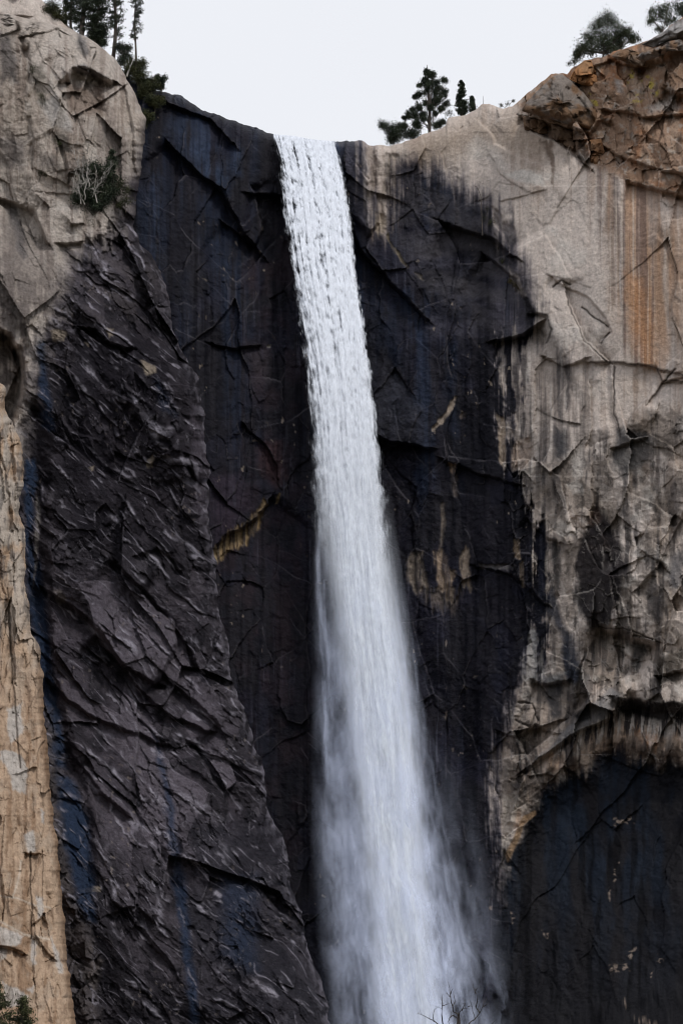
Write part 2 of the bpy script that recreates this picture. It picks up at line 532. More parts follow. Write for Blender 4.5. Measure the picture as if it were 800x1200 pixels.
    # warm and brown runs
    for pts, c, o, s in [
        ([(700, 180), (716, 195), (726, 260), (728, 330), (722, 360), (712, 360), (708, 280)], BROWN, 0.55, 4),
        ([(716, 200), (724, 200), (730, 300), (733, 352), (726, 356), (722, 300)], (0.07, 0.055, 0.06), 0.7, 2),
        ([(730, 195), (750, 200), (762, 300), (766, 400), (768, 428), (756, 430), (750, 380), (738, 360)], OCHRE, 0.72, 8),
        ([(735, 205), (742, 205), (748, 300), (752, 360), (744, 350)], OCHRE, 0.6, 3),
        ([(750, 210), (800, 225), (800, 330), (775, 340), (764, 300)], RUST, 0.6, 14),
        ([(728, 375), (750, 365), (758, 428), (744, 430), (735, 420)], (0.20, 0.145, 0.11), 0.55, 5),
        ([(742, 432), (756, 432), (760, 520), (764, 560), (748, 560), (742, 500)], (0.17, 0.115, 0.08), 0.7, 4),
        ([(690, 384), (706, 398), (718, 424), (690, 424), (680, 400)], (0.14, 0.11, 0.09), 0.55, 4),
        ([(658, 430), (690, 425), (694, 480), (690, 516), (672, 508), (660, 470)], (0.15, 0.125, 0.11), 0.6, 4),
        ([(636, 162), (646, 164), (650, 200), (658, 226), (650, 228), (640, 196)], BROWN, 0.75, 2),
        ([(652, 222), (658, 222), (662, 232), (656, 232)], BROWN, 0.8, 2),
        ([(770, 590), (800, 540), (800, 640), (770, 650), (755, 640)], (0.19, 0.13, 0.085), 0.6, 6),
        ([(765, 720), (800, 640), (800, 790), (770, 790)], (0.28, 0.185, 0.105), 0.7, 10),
        ([(700, 735), (726, 745), (722, 800), (700, 800)], (0.30, 0.20, 0.13), 0.5, 8),
        ([(688, 596), (697, 590), (706, 610), (690, 640), (676, 640)], (0.33, 0.215, 0.14), 0.5, 5),
        ([(600, 905), (650, 870), (720, 842), (800, 850), (800, 885), (740, 878), (690, 892), (640, 920), (604, 990)], (0.33, 0.20, 0.11), 0.65, 8),
        ([(740, 850), (775, 862), (770, 878), (745, 874)], (0.30, 0.13, 0.05), 0.6, 4),
    ]:
        f.paint(f.region(pts, s * 1.3, 0.8, 0.25) * (0.3 + 0.7 * sstep(-0.35, 0.2, streak(U * 0.13, V * 0.004, 3, 118) + 0.3 * n_md)), c, o)
    f.paint(blocky * (r3 > 0.6), (0.27, 0.225, 0.19), 0.5)
    f.paint(blocky * (r2 < 0.3), (0.20, 0.16, 0.13), 0.5)
    f.paint(f.region([(690, 200), (740, 205), (800, 225), (800, 470), (770, 430), (728, 380), (712, 300)], 26, 1.5, 0.3) * sstep(-0.3, 0.35, stv + 0.4 * n_lo), (0.38, 0.235, 0.15), 0.8)
    bands = f.region([(696, 188), (735, 196), (760, 205), (772, 430), (738, 432), (716, 380), (703, 300)], 6, 0.6)
    f.paint(bands * sstep(0.02, 0.22, streak(U * 0.22, V * 0.0025, 3, 115)), (0.17, 0.122, 0.108), 0.75)
    f.paint(bands * sstep(0.22, 0.40, streak(U * 0.34, V * 0.003, 3, 116)), (0.56, 0.47, 0.40), 0.6)
    f.paint(f.region([(734, 320), (752, 330), (764, 428), (750, 430), (742, 390)], 11, 0.8, 0.3), (0.50, 0.24, 0.10), 0.55)
    # darker, warmer cap rock at the top right
    f.paint(top_block, (0.27, 0.165, 0.105), 0.88)
    cap = fbm(X / 2.4, Z / 2.4, 5, 71)
    f.paint(top_block * sstep(0.05, 0.5, cap), (0.38, 0.28, 0.21), 0.6)
    f.paint(top_block * sstep(0.1, 0.6, fbm(X / 3, Z / 3, 4, 72)), (0.36, 0.155, 0.065), 0.55)
    f.paint(top_block * sstep(0.25, 0.45, fbm(X / 1.1, Z / 1.1, 4, 73)), (0.42, 0.38, 0.34), 0.5)
    f.paint(top_block * sstep(0.15, 0.6, fbm(X / 1.2, Z / 5, 4, 74)), (0.07, 0.055, 0.048), 0.6)
    lich = sstep(0.0, 0.4, fbm(X / 0.9, Z / 0.9, 4, 75))
    for pts in ([(732, 86), (742, 80), (746, 95), (736, 98)], [(750, 88), (762, 92), (768, 108), (762, 112), (752, 100)], [(742, 108), (752, 112), (750, 122), (738, 120)], [(690, 108), (702, 112), (704, 128), (694, 126)]):
        f.paint(f.region(pts, 4, 0.8) * lich, (0.50, 0.40, 0.07), 0.8)
    f.paint(f.region([(650, 92), (664, 90), (682, 106), (680, 120), (652, 116)], 2, 0.3), (0.17, 0.165, 0.17), 0.8)
    f.paint(f.region([(716, 92), (726, 96), (732, 110), (724, 108)], 3, 0.6), (0.42, 0.38, 0.36), 0.7)
    f.paint(f.region([(762, 122), (790, 112), (800, 128), (760, 132)], 4, 0.6), (0.36, 0.34, 0.33), 0.6)
    f.paint(f.region([(615, 140), (648, 150), (684, 158), (674, 180), (640, 160), (614, 150)], 3, 0.3), (0.16, 0.11, 0.08), 0.8)
    f.paint(f.region([(636, 146), (644, 148), (642, 160), (634, 158)], 1.5, 0.3), (0.03, 0.024, 0.022), 0.85)
    f.paint(f.region([(678, 164), (690, 172), (690, 196), (676, 184)], 2, 0.3), (0.03, 0.024, 0.022), 0.8)
    # dark varnish runs on the pale wall
    run = sstep(0.12, 0.34, stv)
    z_run = f.region([(600, 380), (640, 372), (668, 430), (668, 540), (640, 600), (600, 580), (584, 500), (584, 400)], 10, 1)
    f.paint(z_run, (0.26, 0.225, 0.205), 0.6)
    br = sstep(-0.45, 0.15, fbm(U / 9, V / 34, 3, 87))
    f.paint(z_run * br * sstep(-0.12, 0.2, streak(U * 0.13 + f.wu * 0.03, V * 0.004, 4, 81)), (0.045, 0.041, 0.045), 0.85)
    f.paint(z_run * br * sstep(0.1, 0.4, streak(U * 0.22 + f.wu * 0.03, V * 0.008, 3, 88)), (0.50, 0.46, 0.43), 0.5)
    f.paint(f.region([(600, 440), (690, 430), (692, 520), (640, 600), (600, 560)], 12, 1) * sstep(-0.1, 0.3, streak(U * 0.2, V * 0.006, 4, 82)), (0.12, 0.105, 0.10), 0.75)
    f.paint(blocky * sstep(0.0, 0.45, fbm(X / 3.4, Z / 6, 5, 83)), (0.125, 0.105, 0.092), 0.7)
    f.paint(blocky * sstep(0.12, 0.4, streak(U * 0.22, V * 0.012, 4, 84)), (0.04, 0.037, 0.039), 0.6)
    f.paint(blocky * sstep(0.2, 0.5, fbm(X / 4, Z / 4, 4, 85)), (0.46, 0.43, 0.40), 0.5)
    f.paint(blocky * sstep(0.08, 0.32, streak(U * 0.09, V * 0.010, 4, 106) + 0.35 * fbm(X / 6, Z / 6, 3, 107)), (0.055, 0.050, 0.053), 0.72)
    f.paint(blocky * sstep(0.05, 0.4, fbm(X / 2.2, Z / 2.8, 5, 108)), (0.21, 0.175, 0.15), 0.55)
    f.paint(blocky * sstep(0.28, 0.42, fbm(X / 1.0, Z / 1.6, 4, 109)), (0.05, 0.043, 0.04), 0.6)
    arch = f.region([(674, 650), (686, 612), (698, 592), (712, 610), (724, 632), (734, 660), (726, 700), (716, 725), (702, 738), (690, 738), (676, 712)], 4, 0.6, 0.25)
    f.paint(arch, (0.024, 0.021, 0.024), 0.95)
    f.paint(arch * sstep(0.1, 0.5, fbm(X / 1.5, Z / 3, 4, 86)) * sstep(700, 716, U), (0.13, 0.12, 0.12), 0.6)
    f.paint(arch * sstep(650, 622, V) * sstep(-0.1, 0.3, n_md), (0.08, 0.055, 0.045), 0.6)
    for pts, c in [
        ([(630, 700), (648, 690), (656, 720), (672, 748), (680, 775), (680, 800), (664, 796), (656, 740), (640, 720)], (0.035, 0.042, 0.062)),
        ([(630, 640), (636, 636), (640, 700), (634, 710)], (0.03, 0.03, 0.032)), ([(646, 640), (656, 640), (658, 690), (648, 690)], (0.03, 0.03, 0.032)),
        ([(784, 652), (800, 640), (800, 690), (786, 690)], (0.10, 0.095, 0.10)),
        ([(742, 752), (760, 756), (748, 790), (738, 785)], (0.03, 0.03, 0.03)),
        ([(720, 500), (764, 512), (760, 540), (728, 560), (716, 540)], (0.09, 0.085, 0.085)),
        ([(650, 500), (660, 508), (664, 530), (648, 535)], (0.04, 0.04, 0.045)),
        ([(770, 770), (800, 760), (800, 800), (768, 798)], (0.05, 0.042, 0.035)),
        ([(640, 795), (660, 795), (656, 840), (644, 850)], (0.05, 0.05, 0.056)),
    ]:
        f.paint(f.region(pts, 4, 0.6, 0.18), c, 0.85)
    f.paint(f.region([(612, 740), (622, 736), (636, 748), (640, 790), (664, 790), (650, 800), (610, 800), (606, 770)], 4, 0.5), (0.30, 0.30, 0.305), 0.6)
    # white and black drips and painted shade under the big lower roof
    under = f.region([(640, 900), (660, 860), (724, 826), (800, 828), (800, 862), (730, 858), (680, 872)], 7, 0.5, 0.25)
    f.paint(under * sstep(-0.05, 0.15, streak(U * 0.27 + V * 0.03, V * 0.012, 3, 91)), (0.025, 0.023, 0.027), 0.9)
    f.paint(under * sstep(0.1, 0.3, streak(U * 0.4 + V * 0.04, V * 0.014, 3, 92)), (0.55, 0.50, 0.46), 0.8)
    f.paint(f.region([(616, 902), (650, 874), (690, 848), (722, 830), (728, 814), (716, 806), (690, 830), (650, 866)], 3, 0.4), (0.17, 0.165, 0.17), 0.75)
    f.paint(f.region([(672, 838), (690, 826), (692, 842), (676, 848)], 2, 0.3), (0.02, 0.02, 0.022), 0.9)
    f.paint(f.region([(724, 818), (800, 822), (800, 848), (722, 834)], 3, 0.5, 0.1), (0.02, 0.018, 0.02), 0.9)  # black shade beneath the roof edge, put into the colour
    for x0, w in ((605, 3), (612, 4), (661, 2.5), (667, 2.5), (676, 2)):
        f.paint(f.region([(x0, 868), (x0 + w, 868), (x0 + w + 3, 906), (x0 + 3, 910)], 1.5, 0.3, 0.1), VARN, 0.85)
    # the wet dark headwall
    f.paint(halo * sstep(-0.25, 0.2, streak(U * 0.16, V * 0.007, 4, 110)), (0.095, 0.084, 0.083), 0.75)
    dk = np.clip(md, 0, 1)
    dk = np.clip(dk + f.region([(566, 380), (600, 385), (612, 470), (606, 560), (640, 640), (640, 700), (620, 700), (570, 600)], 12, 1, 0.4) * sstep(0.0, 0.22, streak(U * 0.12 + f.wu * 0.02, V * 0.004, 4, 89)), 0, 1)
    f.paint(dk, VARN, 0.97)
    f.paint(dk * (r2 > 0.62) * 0.5, (0.020, 0.018, 0.022), 0.8)
    f.paint(dk * (r3 > 0.75) * pm, (0.024, 0.024, 0.032), 0.6)
    f.paint(dk * sstep(0.05, 0.55, n_lo + 0.4 * n_md), (0.026, 0.025, 0.034), 0.75)
    f.paint(dk * f.region([(265, 300), (350, 250), (372, 520), (375, 900), (280, 1250), (250, 900), (250, 600), (290, 480)], 25, 1) * sstep(-0.2, 0.4, n_md), (0.034, 0.022, 0.023), 0.6)
    f.paint(f.region([(305, 520), (326, 516), (338, 560), (322, 570), (306, 550)], 7, 0.8), (0.085, 0.045, 0.04), 0.6)
    f.paint(f.region([(246, 560), (280, 555), (292, 590), (272, 625), (250, 640)], 8, 0.6), (0.058, 0.042, 0.052), 0.6)
    f.paint(f.region([(288, 405), (312, 405), (318, 450), (296, 450)], 9, 0.9), (0.07, 0.055, 0.055), 0.5)
    f.paint(dk * f.region([(395, 165), (428, 165), (440, 230), (436, 300), (425, 290)], 8, 0.5), (0.12, 0.112, 0.118), 0.65)
    f.paint(dk * f.region([(480, 250), (560, 250), (600, 340), (560, 400), (500, 390), (470, 320)], 20, 1) * sstep(-0.2, 0.4, fbm(X / 7, Z / 2.2, 4, 95)), (0.098, 0.092, 0.098), 0.6)
    f.paint(dk * f.region([(574, 300), (606, 320), (624, 366), (606, 392), (584, 390)], 8, 0.6, 0.2) * sstep(-0.3, 0.3, stf), (0.16, 0.145, 0.145), 0.65)
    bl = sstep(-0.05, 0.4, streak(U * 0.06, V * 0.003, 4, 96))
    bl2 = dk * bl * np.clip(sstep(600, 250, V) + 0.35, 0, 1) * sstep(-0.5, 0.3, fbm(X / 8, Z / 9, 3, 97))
    f.paint(bl2, (0.015, 0.021, 0.035), 0.85)  # blue runs: reflected sky painted into the wet rock
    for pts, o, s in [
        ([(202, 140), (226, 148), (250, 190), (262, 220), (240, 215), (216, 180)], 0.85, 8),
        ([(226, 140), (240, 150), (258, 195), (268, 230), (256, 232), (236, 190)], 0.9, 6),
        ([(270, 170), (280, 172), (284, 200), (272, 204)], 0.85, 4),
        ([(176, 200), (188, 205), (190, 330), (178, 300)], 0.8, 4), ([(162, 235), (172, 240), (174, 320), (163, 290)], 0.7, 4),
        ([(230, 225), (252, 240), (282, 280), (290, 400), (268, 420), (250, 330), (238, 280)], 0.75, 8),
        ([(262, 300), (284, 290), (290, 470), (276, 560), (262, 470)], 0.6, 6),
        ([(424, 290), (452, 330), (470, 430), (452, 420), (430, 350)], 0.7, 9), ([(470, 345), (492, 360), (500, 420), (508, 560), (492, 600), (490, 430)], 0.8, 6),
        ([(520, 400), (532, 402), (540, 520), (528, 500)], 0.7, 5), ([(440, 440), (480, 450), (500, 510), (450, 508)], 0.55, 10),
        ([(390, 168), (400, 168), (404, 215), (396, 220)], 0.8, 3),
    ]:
        f.paint(dk * f.region(pts, s * 1.9, 0.9, 0.4) * sstep(-0.5, 0.2, stf + 0.5 * n_md), (0.044, 0.062, 0.090) if o > 0.75 else (0.024, 0.033, 0.049), o)  # patches of blue sky sheen painted on the wet wall
    f.tint(dk * sstep(0.05, 0.35, stf), (0.55, 0.55, 0.6))
    f.paint(dk * sstep(0.34, 0.5, streak(U * 0.33, V * 0.01, 3, 98)) * sstep(-0.1, 0.4, n_lo), (0.10, 0.10, 0.11), 0.4)
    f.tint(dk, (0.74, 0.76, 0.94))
    f.paint(dk * f.region([(470, 195), (520, 215), (560, 240), (600, 310), (624, 366), (600, 388), (560, 380), (500, 330), (462, 270)], 26, 1.2, 0.3) * sstep(-0.45, 0.3, fbm(X / 6, Z / 2.5, 4, 114)), (0.062, 0.058, 0.066), 0.7)
    f.paint(dk * f.region([(430, 420), (470, 440), (500, 500), (500, 520), (448, 512)], 12, 1.0, 0.2), (0.050, 0.050, 0.064), 0.6)
    # paler scars in the dark rock
    scar_n = (0.62 + 0.38 * sstep(-0.3, 0.2, fbm(X / 0.9, Z / 1.6, 4, 111))) * (0.25 + 0.75 * sstep(-0.32, 0.02, streak(U * 0.26, V * 0.016, 3, 117)))
    for pts, c, o, s, dr in [
        ([(428, 170), (440, 172), (446, 200), (444, 225), (450, 250), (444, 268), (436, 240), (434, 200)], (0.24, 0.20, 0.175), 0.85, 3, 0.1),
        ([(448, 182), (468, 180), (462, 205), (458, 235), (448, 230)], (0.20, 0.17, 0.145), 0.8, 4, 0.15),
        ([(440, 250), (454, 252), (450, 272), (440, 270)], (0.30, 0.25, 0.20), 0.8, 3, 0.1),
        ([(454, 270), (458, 284), (470, 300), (480, 312), (478, 314), (462, 298), (452, 276)], (0.22, 0.18, 0.12), 0.85, 1.3, 0),
        ([(486, 318), (494, 322), (496, 328), (490, 326)], (0.24, 0.21, 0.18), 0.7, 1.5, 0),
        ([(576, 240), (590, 258), (604, 272), (598, 288), (584, 268), (578, 256)], (0.24, 0.215, 0.215), 0.8, 3, 0.05),
        ([(590, 310), (600, 318), (618, 345), (612, 348), (596, 330)], (0.27, 0.235, 0.22), 0.8, 3, 0.1),
        ([(506, 503), (516, 490), (526, 472), (534, 463), (532, 474), (520, 494), (508, 506)], (0.33, 0.27, 0.22), 0.9, 1.2, 0),
        ([(525, 541), (533, 543), (530, 556), (526, 552)], (0.42, 0.31, 0.23), 0.9, 1.2, 0), ([(528, 556), (534, 556), (534, 582), (530, 582)], (0.13, 0.11, 0.105), 0.8, 1.5, 0),
        ([(517, 590), (521, 590), (520, 640), (516, 640)], (0.24, 0.2, 0.17), 0.8, 1.2, 0),
        ([(476, 654), (486, 646), (494, 650), (497, 668), (504, 692), (488, 694), (479, 678)], (0.28, 0.23, 0.185), 0.85, 2.5, 0.15),
        ([(508, 650), (516, 640), (522, 650), (526, 666), (534, 666), (526, 694), (513, 692)], (0.33, 0.25, 0.185), 0.9, 2, 0.12),
        ([(539, 654), (545, 642), (550, 650), (551, 692), (541, 688)], (0.30, 0.24, 0.19), 0.9, 2, 0.2), ([(488, 692), (540, 692), (532, 714), (500, 712)], (0.12, 0.098, 0.085), 0.7, 5, 0.35),
        ([(522, 686), (532, 688), (532, 706), (522, 702)], (0.30, 0.235, 0.18), 0.8, 2, 0.1),
        ([(602, 636), (608, 632), (610, 655), (603, 654)], (0.38, 0.3, 0.23), 0.9, 1.3, 0.05), ([(608, 660), (613, 660), (612, 690), (609, 690)], (0.24, 0.19, 0.15), 0.85, 1.3, 0.05),
        ([(582, 486), (590, 490), (592, 510), (588, 550), (584, 540)], (0.36, 0.29, 0.23), 0.9, 1.6, 0.05), ([(586, 425), (592, 420), (594, 445), (590, 465), (587, 450)], (0.36, 0.31, 0.27), 0.8, 1.6, 0.05),
        ([(598, 530), (608, 515), (622, 512), (625, 535), (616, 548), (600, 552)], (0.36, 0.29, 0.245), 0.85, 3, 0.05),
        ([(248, 652), (253, 640), (258, 642), (254, 664), (249, 668)], (0.34, 0.26, 0.16), 0.9, 1.6, 0.08), ([(254, 642), (262, 628), (276, 619), (288, 612), (296, 603), (308, 588), (312, 592), (304, 614), (296, 630), (282, 640), (266, 646), (256, 660)], (0.27, 0.195, 0.11), 0.85, 2.2, 0.12),
        ([(322, 582), (327, 578), (325, 590), (322, 592)], (0.30, 0.22, 0.12), 0.8, 1.2, 0),
        ([(538, 486), (544, 482), (546, 488), (540, 490)], (0.25, 0.2, 0.17), 0.7, 1.2, 0), ([(562, 660), (600, 664), (600, 668), (564, 666)], (0.12, 0.11, 0.11), 0.7, 1.5, 0),
        ([(314, 402), (317, 402), (316, 406), (313, 405)], (0.35, 0.33, 0.3), 0.9, 1, 0),
    ]:
        msk = f.region(pts, s, 0.45, dr + 0.06) * scar_n
        f.D -= 0.5 * msk
        f.paint(msk, np.array(c) * 1.2, o)
    # alcove, dark and wet under the tan curtain
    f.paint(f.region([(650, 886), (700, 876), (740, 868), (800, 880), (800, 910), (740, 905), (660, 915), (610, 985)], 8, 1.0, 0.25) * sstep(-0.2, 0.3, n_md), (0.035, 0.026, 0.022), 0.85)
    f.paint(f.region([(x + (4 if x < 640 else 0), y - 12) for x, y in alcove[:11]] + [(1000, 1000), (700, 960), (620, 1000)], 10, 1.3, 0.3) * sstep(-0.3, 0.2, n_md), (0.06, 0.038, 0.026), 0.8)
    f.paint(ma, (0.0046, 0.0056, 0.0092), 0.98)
    f.paint(ma * sstep(-0.35, 0.25, streak(U * 0.05, V * 0.006, 4, 99)) * sstep(1220, 980, V), (0.0120, 0.0180, 0.0300), 0.85)  # blue sheen painted into the alcove rock
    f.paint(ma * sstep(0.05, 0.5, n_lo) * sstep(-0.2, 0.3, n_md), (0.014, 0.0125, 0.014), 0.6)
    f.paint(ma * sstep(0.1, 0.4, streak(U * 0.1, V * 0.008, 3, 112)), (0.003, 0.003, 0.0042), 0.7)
    for pts in ([(716, 958), (740, 960), (742, 968), (728, 966), (716, 964)], [(711, 1038), (714, 1036), (714, 1056), (711, 1054)], [(719, 1014), (722, 1012), (722, 1030), (719, 1028)], [(637, 1092), (645, 1092), (643, 1100), (638, 1098)],
                [(733, 1112), (741, 1110), (740, 1120), (735, 1122)], [(712, 1132), (732, 1130), (734, 1136), (714, 1138)], [(772, 1120), (778, 1124), (774, 1130)], [(728, 1172), (732, 1176), (730, 1182), (724, 1178)], [(740, 1194), (768, 1194), (770, 1200), (742, 1200)], [(764, 1138), (768, 1140), (766, 1148), (763, 1146)], [(598, 1068), (603, 1070), (602, 1084), (599, 1082)], [(573, 1058), (577, 1058), (577, 1064), (573, 1064)]):
        f.paint(f.region(pts, 1.2, 0.9) * sstep(0.0, 0.3, fbm(X / 0.7, Z / 0.5, 3, 104) + 0.1), (0.24, 0.19, 0.16), 0.8)
    flk = dk * sstep(0.62, 0.7, fbm(X / 0.8, Z / 1.2, 3, 101)) * sstep(0.0, 0.5, fbm(X / 10, Z / 12, 3, 102))
    f.paint(flk, (0.26, 0.215, 0.18), 0.8)
    f.paint(f.region([(588, 935), (606, 925), (606, 950), (596, 985), (588, 1000)], 2, 0.4), (0.40, 0.35, 0.30), 0.6)
    f.paint(f.region([(592, 1000), (604, 975), (612, 958), (626, 950), (628, 954), (614, 966), (604, 992), (596, 1010)], 1.6, 0.3), (0.28, 0.185, 0.11), 0.85)
    # thin dark joints
    for pts in ([(690, 424), (712, 425), (760, 429), (800, 440)], [(626, 368), (640, 370), (646, 385), (640, 402)], [(662, 342), (668, 365), (684, 398), (710, 424)],
                [(770, 432), (776, 446), (800, 447)], [(718, 430), (719, 470), (726, 512)], [(714, 390), (704, 403)], [(648, 336), (656, 328), (668, 332)], [(700, 735), (730, 736), (764, 748)], [(682, 360), (700, 375), (712, 382)], [(790, 432), (760, 470)], [(606, 822), (624, 826), (630, 844)], [(604, 845), (620, 852), (626, 836)]):
        f.crack(pts, 0.35, 1.1, 0.35, (0.04, 0.033, 0.03))
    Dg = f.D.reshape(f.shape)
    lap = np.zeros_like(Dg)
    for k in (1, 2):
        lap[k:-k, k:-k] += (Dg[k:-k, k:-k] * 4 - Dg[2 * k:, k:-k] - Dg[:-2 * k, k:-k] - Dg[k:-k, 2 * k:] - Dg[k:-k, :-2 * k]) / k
    edge_light = sstep(0.10, 0.5, lap.ravel()) * sstep(-0.2, 0.3, fbm(X / 3, Z / 3, 3, 103)) * sstep(4, 9, S)  # convex edges, lightened below to imitate highlights
    f.paint(edge_light * dk, (0.075, 0.070, 0.080), 0.55)
    f.paint(edge_light * (1 - np.clip(dk + ma, 0, 1)), PALE, 0.2)
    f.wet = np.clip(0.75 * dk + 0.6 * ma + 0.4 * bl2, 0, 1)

    nr, nc = f.shape
    P = at(f.U, f.V, f.D).reshape(nr, nc, 3)
    global HEAD
    HEAD = dict(us=us, top=P[0].copy(), D=f.D.reshape(nr, nc), ss=ss)
    Cc = np.concatenate([f.C, f.wet[:, None]], 1).reshape(nr, nc, 4)
    rows, rc = [], []
    for back, rise in ((70, 3.0), (30, 1.0), (10, -0.4), (3, -0.5), (0.8, -0.15)):       # the plateau running back from the rim
        q = P[0].copy(); q[:, 1] += back; q[:, 2] += rise
        rows.append(q); rc.append(Cc[0])
    P = np.concatenate([np.stack(rows), P]); Cc = np.concatenate([np.stack(rc), Cc])
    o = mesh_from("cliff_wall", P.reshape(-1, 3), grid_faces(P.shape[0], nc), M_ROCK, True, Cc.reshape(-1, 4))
    tag(o, "dark wet headwall behind the waterfall running into the pale streaked wall", None, None, 'structure')
    return o


# ------------------------------------------------------------------ left buttress
B_EDGE = [(-120, -240), (-40, -90), (0, -18), (12, 0), (20, 26), (28, 60), (34, 84), (44, 104), (56, 120), (68, 134), (80, 143), (95, 150), (110, 158), (125, 165), (140, 171), (152, 172), (165, 169),
          (180, 167), (200, 165), (225, 162), (250, 158), (270, 158), (285, 164), (300, 178), (312, 186), (330, 193), (350, 198), (362, 202), (374, 200), (388, 204), (410, 214), (430, 222), (450, 230),
          (462, 232), (470, 231), (485, 237), (505, 242), (520, 244), (545, 244), (580, 244), (610, 246), (640, 246), (665, 250), (690, 252), (720, 257), (742, 263), (760, 266), (780, 270), (800, 276), (830, 286),
          (855, 294), (885, 302), (915, 310), (945, 318), (975, 328), (1010, 336), (1045, 342), (1070, 350), (1100, 357), (1130, 366), (1160, 376), (1190, 386), (1230, 398), (1400, 450), (1760, 520)]


def build_buttress():
    vs = np.concatenate([np.arange(-100, -10, 8), np.arange(-10, 1206, 1.0), np.arange(1206, 1300, 8), np.arange(1300, 1760, 30)])
    ss = np.concatenate([np.arange(0, 410, 1.0), np.arange(410, 640, 16)])
    E = curve(vs, B_EDGE) + fbm(vs / 16, vs * 0, 3, 301) * 3.0 + sstep(330, 500, vs) * (fbm(vs / 70, vs * 0 + 2, 2, 303) * 6 + vnoise(vs / 23.0 + 0.3 * vnoise(vs / 7.0, vs * 0, 305), vs * 0, 304) * 3.5)
    U = E[:, None] - ss[None, :]
    V = np.repeat(vs[:, None], len(ss), 1)
    S = np.repeat(ss[None, :], len(vs), 0).ravel().astype(F32)
    f = Face(U, V)
    U, V, X, Z = f.U, f.V, f.X, f.Z
    f.D += curve(V, [(-100, 6), (0, 11), (150, 15), (300, 17), (600, 22), (900, 27), (1200, 36), (1400, 46), (1760, 80)])
    f.D += np.clip(S, 0, 400) * 0.028
    pale = f.region([(-300, -120), (180, -120), (180, 150), (166, 205), (150, 225), (138, 270), (110, 285), (84, 300), (78, 330), (62, 380), (48, 400), (40, 440), (34, 500), (22, 560), (-300, 560)], 20, 1.6, 0.35)
    gneiss = 1 - pale
    # --- relief: slabs dipping down to the right, splintered
    ca, sa = math.cos(math.radians(44)), math.sin(math.radians(44))
    wx = fbm(X / 14, Z / 14, 2, 305) * 1.2; wz = fbm(X / 14, Z / 14, 2, 306) * 1.2
    wf = fbm(X / 1.2, Z / 1.2, 2, 307) * 0.07
    A = ((X + wx) * ca - (Z + wz) * sa)            # along the foliation
    B = ((X + wx) * sa + (Z + wz) * ca)            # across it
    gz = 0.25 + 0.75 * gneiss
    h, e, r1 = facets(A / 24, B / 11, 311, 0.95, 0.12)
    f.D += h * 2.6 * gz
    pm = sstep(-0.25, 0.4, fbm(X / 9, Z / 9, 3, 321))
    pm2 = sstep(-0.2, 0.35, fbm(A / 14, B / 8, 3, 322))
    h, e, r2 = facets(A / 8.5 + B / 14, (B + wf) / 4.2, 312, 0.95, 0.14)
    f.D += h * 1.15 * gz * (0.25 + 0.75 * pm2)
    h, e, r3 = facets((A + wf) / 3.0 + B / 4, (B + wf) / 1.5, 313, 0.95, 0.16)
    f.D += h * 0.42 * (0.10 + 0.90 * pm) * gz
    h, e, r4 = facets((A + wf) / 1.0 + B / 2, (B + wf) / 0.7, 314, 0.95, 0.2)
    f.D += h * 0.20 * (0.2 + 0.8 * pm) * (0.35 + 0.65 * gneiss)
    # long ledges following the foliation, undercut below their lips
    for per, amp, sd in ((8.5, 1.1, 341), (3.7, 0.55, 344), (1.5, 0.20, 347)):
        ph = B / per + 0.9 * fbm(A / (per * 5.5), B / (per * 2.2), 3, sd) + 0.25 * fbm(A / per, B / per, 3, sd + 1)
        fr = ph - np.floor(ph)
        on = sstep(-0.05, 0.3, fbm(A / (per * 3.2), B / (per * 1.6), 3, sd + 2))
        f.D += amp * on * gz * (0.5 - fr) * sstep(0.0, 0.10, fr)
        f.ledge = np.maximum(getattr(f, "ledge", 0.0), on * np.exp(-((fr - 0.10) / (0.16 / per + 0.03)) ** 2))
    f.D += fbm(A / 2.2, B / 0.8, 3, 331) * 0.08 * gneiss + fbm(X / 0.6, Z / 0.6, 3, 333) * 0.10
    f.D += fbm(X / 12, Z / 16, 4, 332) * 1.5
    h, e, r5 = facets((X + wx) / 6.5, (Z + wz + X * 0.5) / 9, 315, 0.9, 0.25)
    f.D += h * 1.6 * pale
    h, e, r6 = facets((X + wf + wx * 0.4) / 2.4, (Z + wf + X * 0.5) / 3.4, 316, 0.9, 0.26)
    f.D += h * 0.6 * pale * (0.2 + 0.8 * pm)
    # --- traced features
    st = f.step
    st([(72, 92), (84, 78), (98, 76), (112, 82), (131, 94)], 3.6, 8, 60)          # the small roof and the scoop beneath it
    st([(72, 112), (80, 98), (76, 86)], -1.6, 4, 26)
    f.D -= 2.0 * f.region([(80, 96), (90, 84), (118, 94), (124, 130), (84, 132), (76, 118)], 8, 0.6)
    st([(36, 60), (40, 85), (32, 110), (16, 120), (0, 132)], 1.5, 4, 30)
    st([(54, 74), (62, 100), (74, 120), (84, 150)], 1.6, 4, 22, flip=True)
    st([(64, 155), (74, 170), (80, 190), (84, 240)], 1.2, 3, 20)
    st([(0, 230), (18, 236), (40, 244), (52, 270), (58, 284)], 2.4, 5, 40)
    st([(36, 140), (42, 165), (40, 196)], 0.9, 2, 14)
    st([(0, 60), (20, 45), (26, 70), (34, 110)], 1.4, 4, 30, flip=True)
    st([(72, 284), (92, 282)], 1.6, 4, 20)
    st([(90, 30), (98, 50), (100, 66)], 1.4, 4, 16)
    st([(140, 70), (150, 110), (158, 150), (160, 200)], 1.2, 4, 20)
    st([(0, 382), (14, 392), (24, 410), (31, 440), (26, 470), (14, 500)], 5.5, 8, 30, flip=False)   # hole above the golden slab
    f.D -= 4 * f.region([(-20, 388), (12, 392), (24, 410), (29, 445), (22, 480), (10, 500), (-20, 440)], 5, 0.5)
    st([(94, 382), (112, 384), (126, 396), (150, 405)], 2.6, 6, 40)
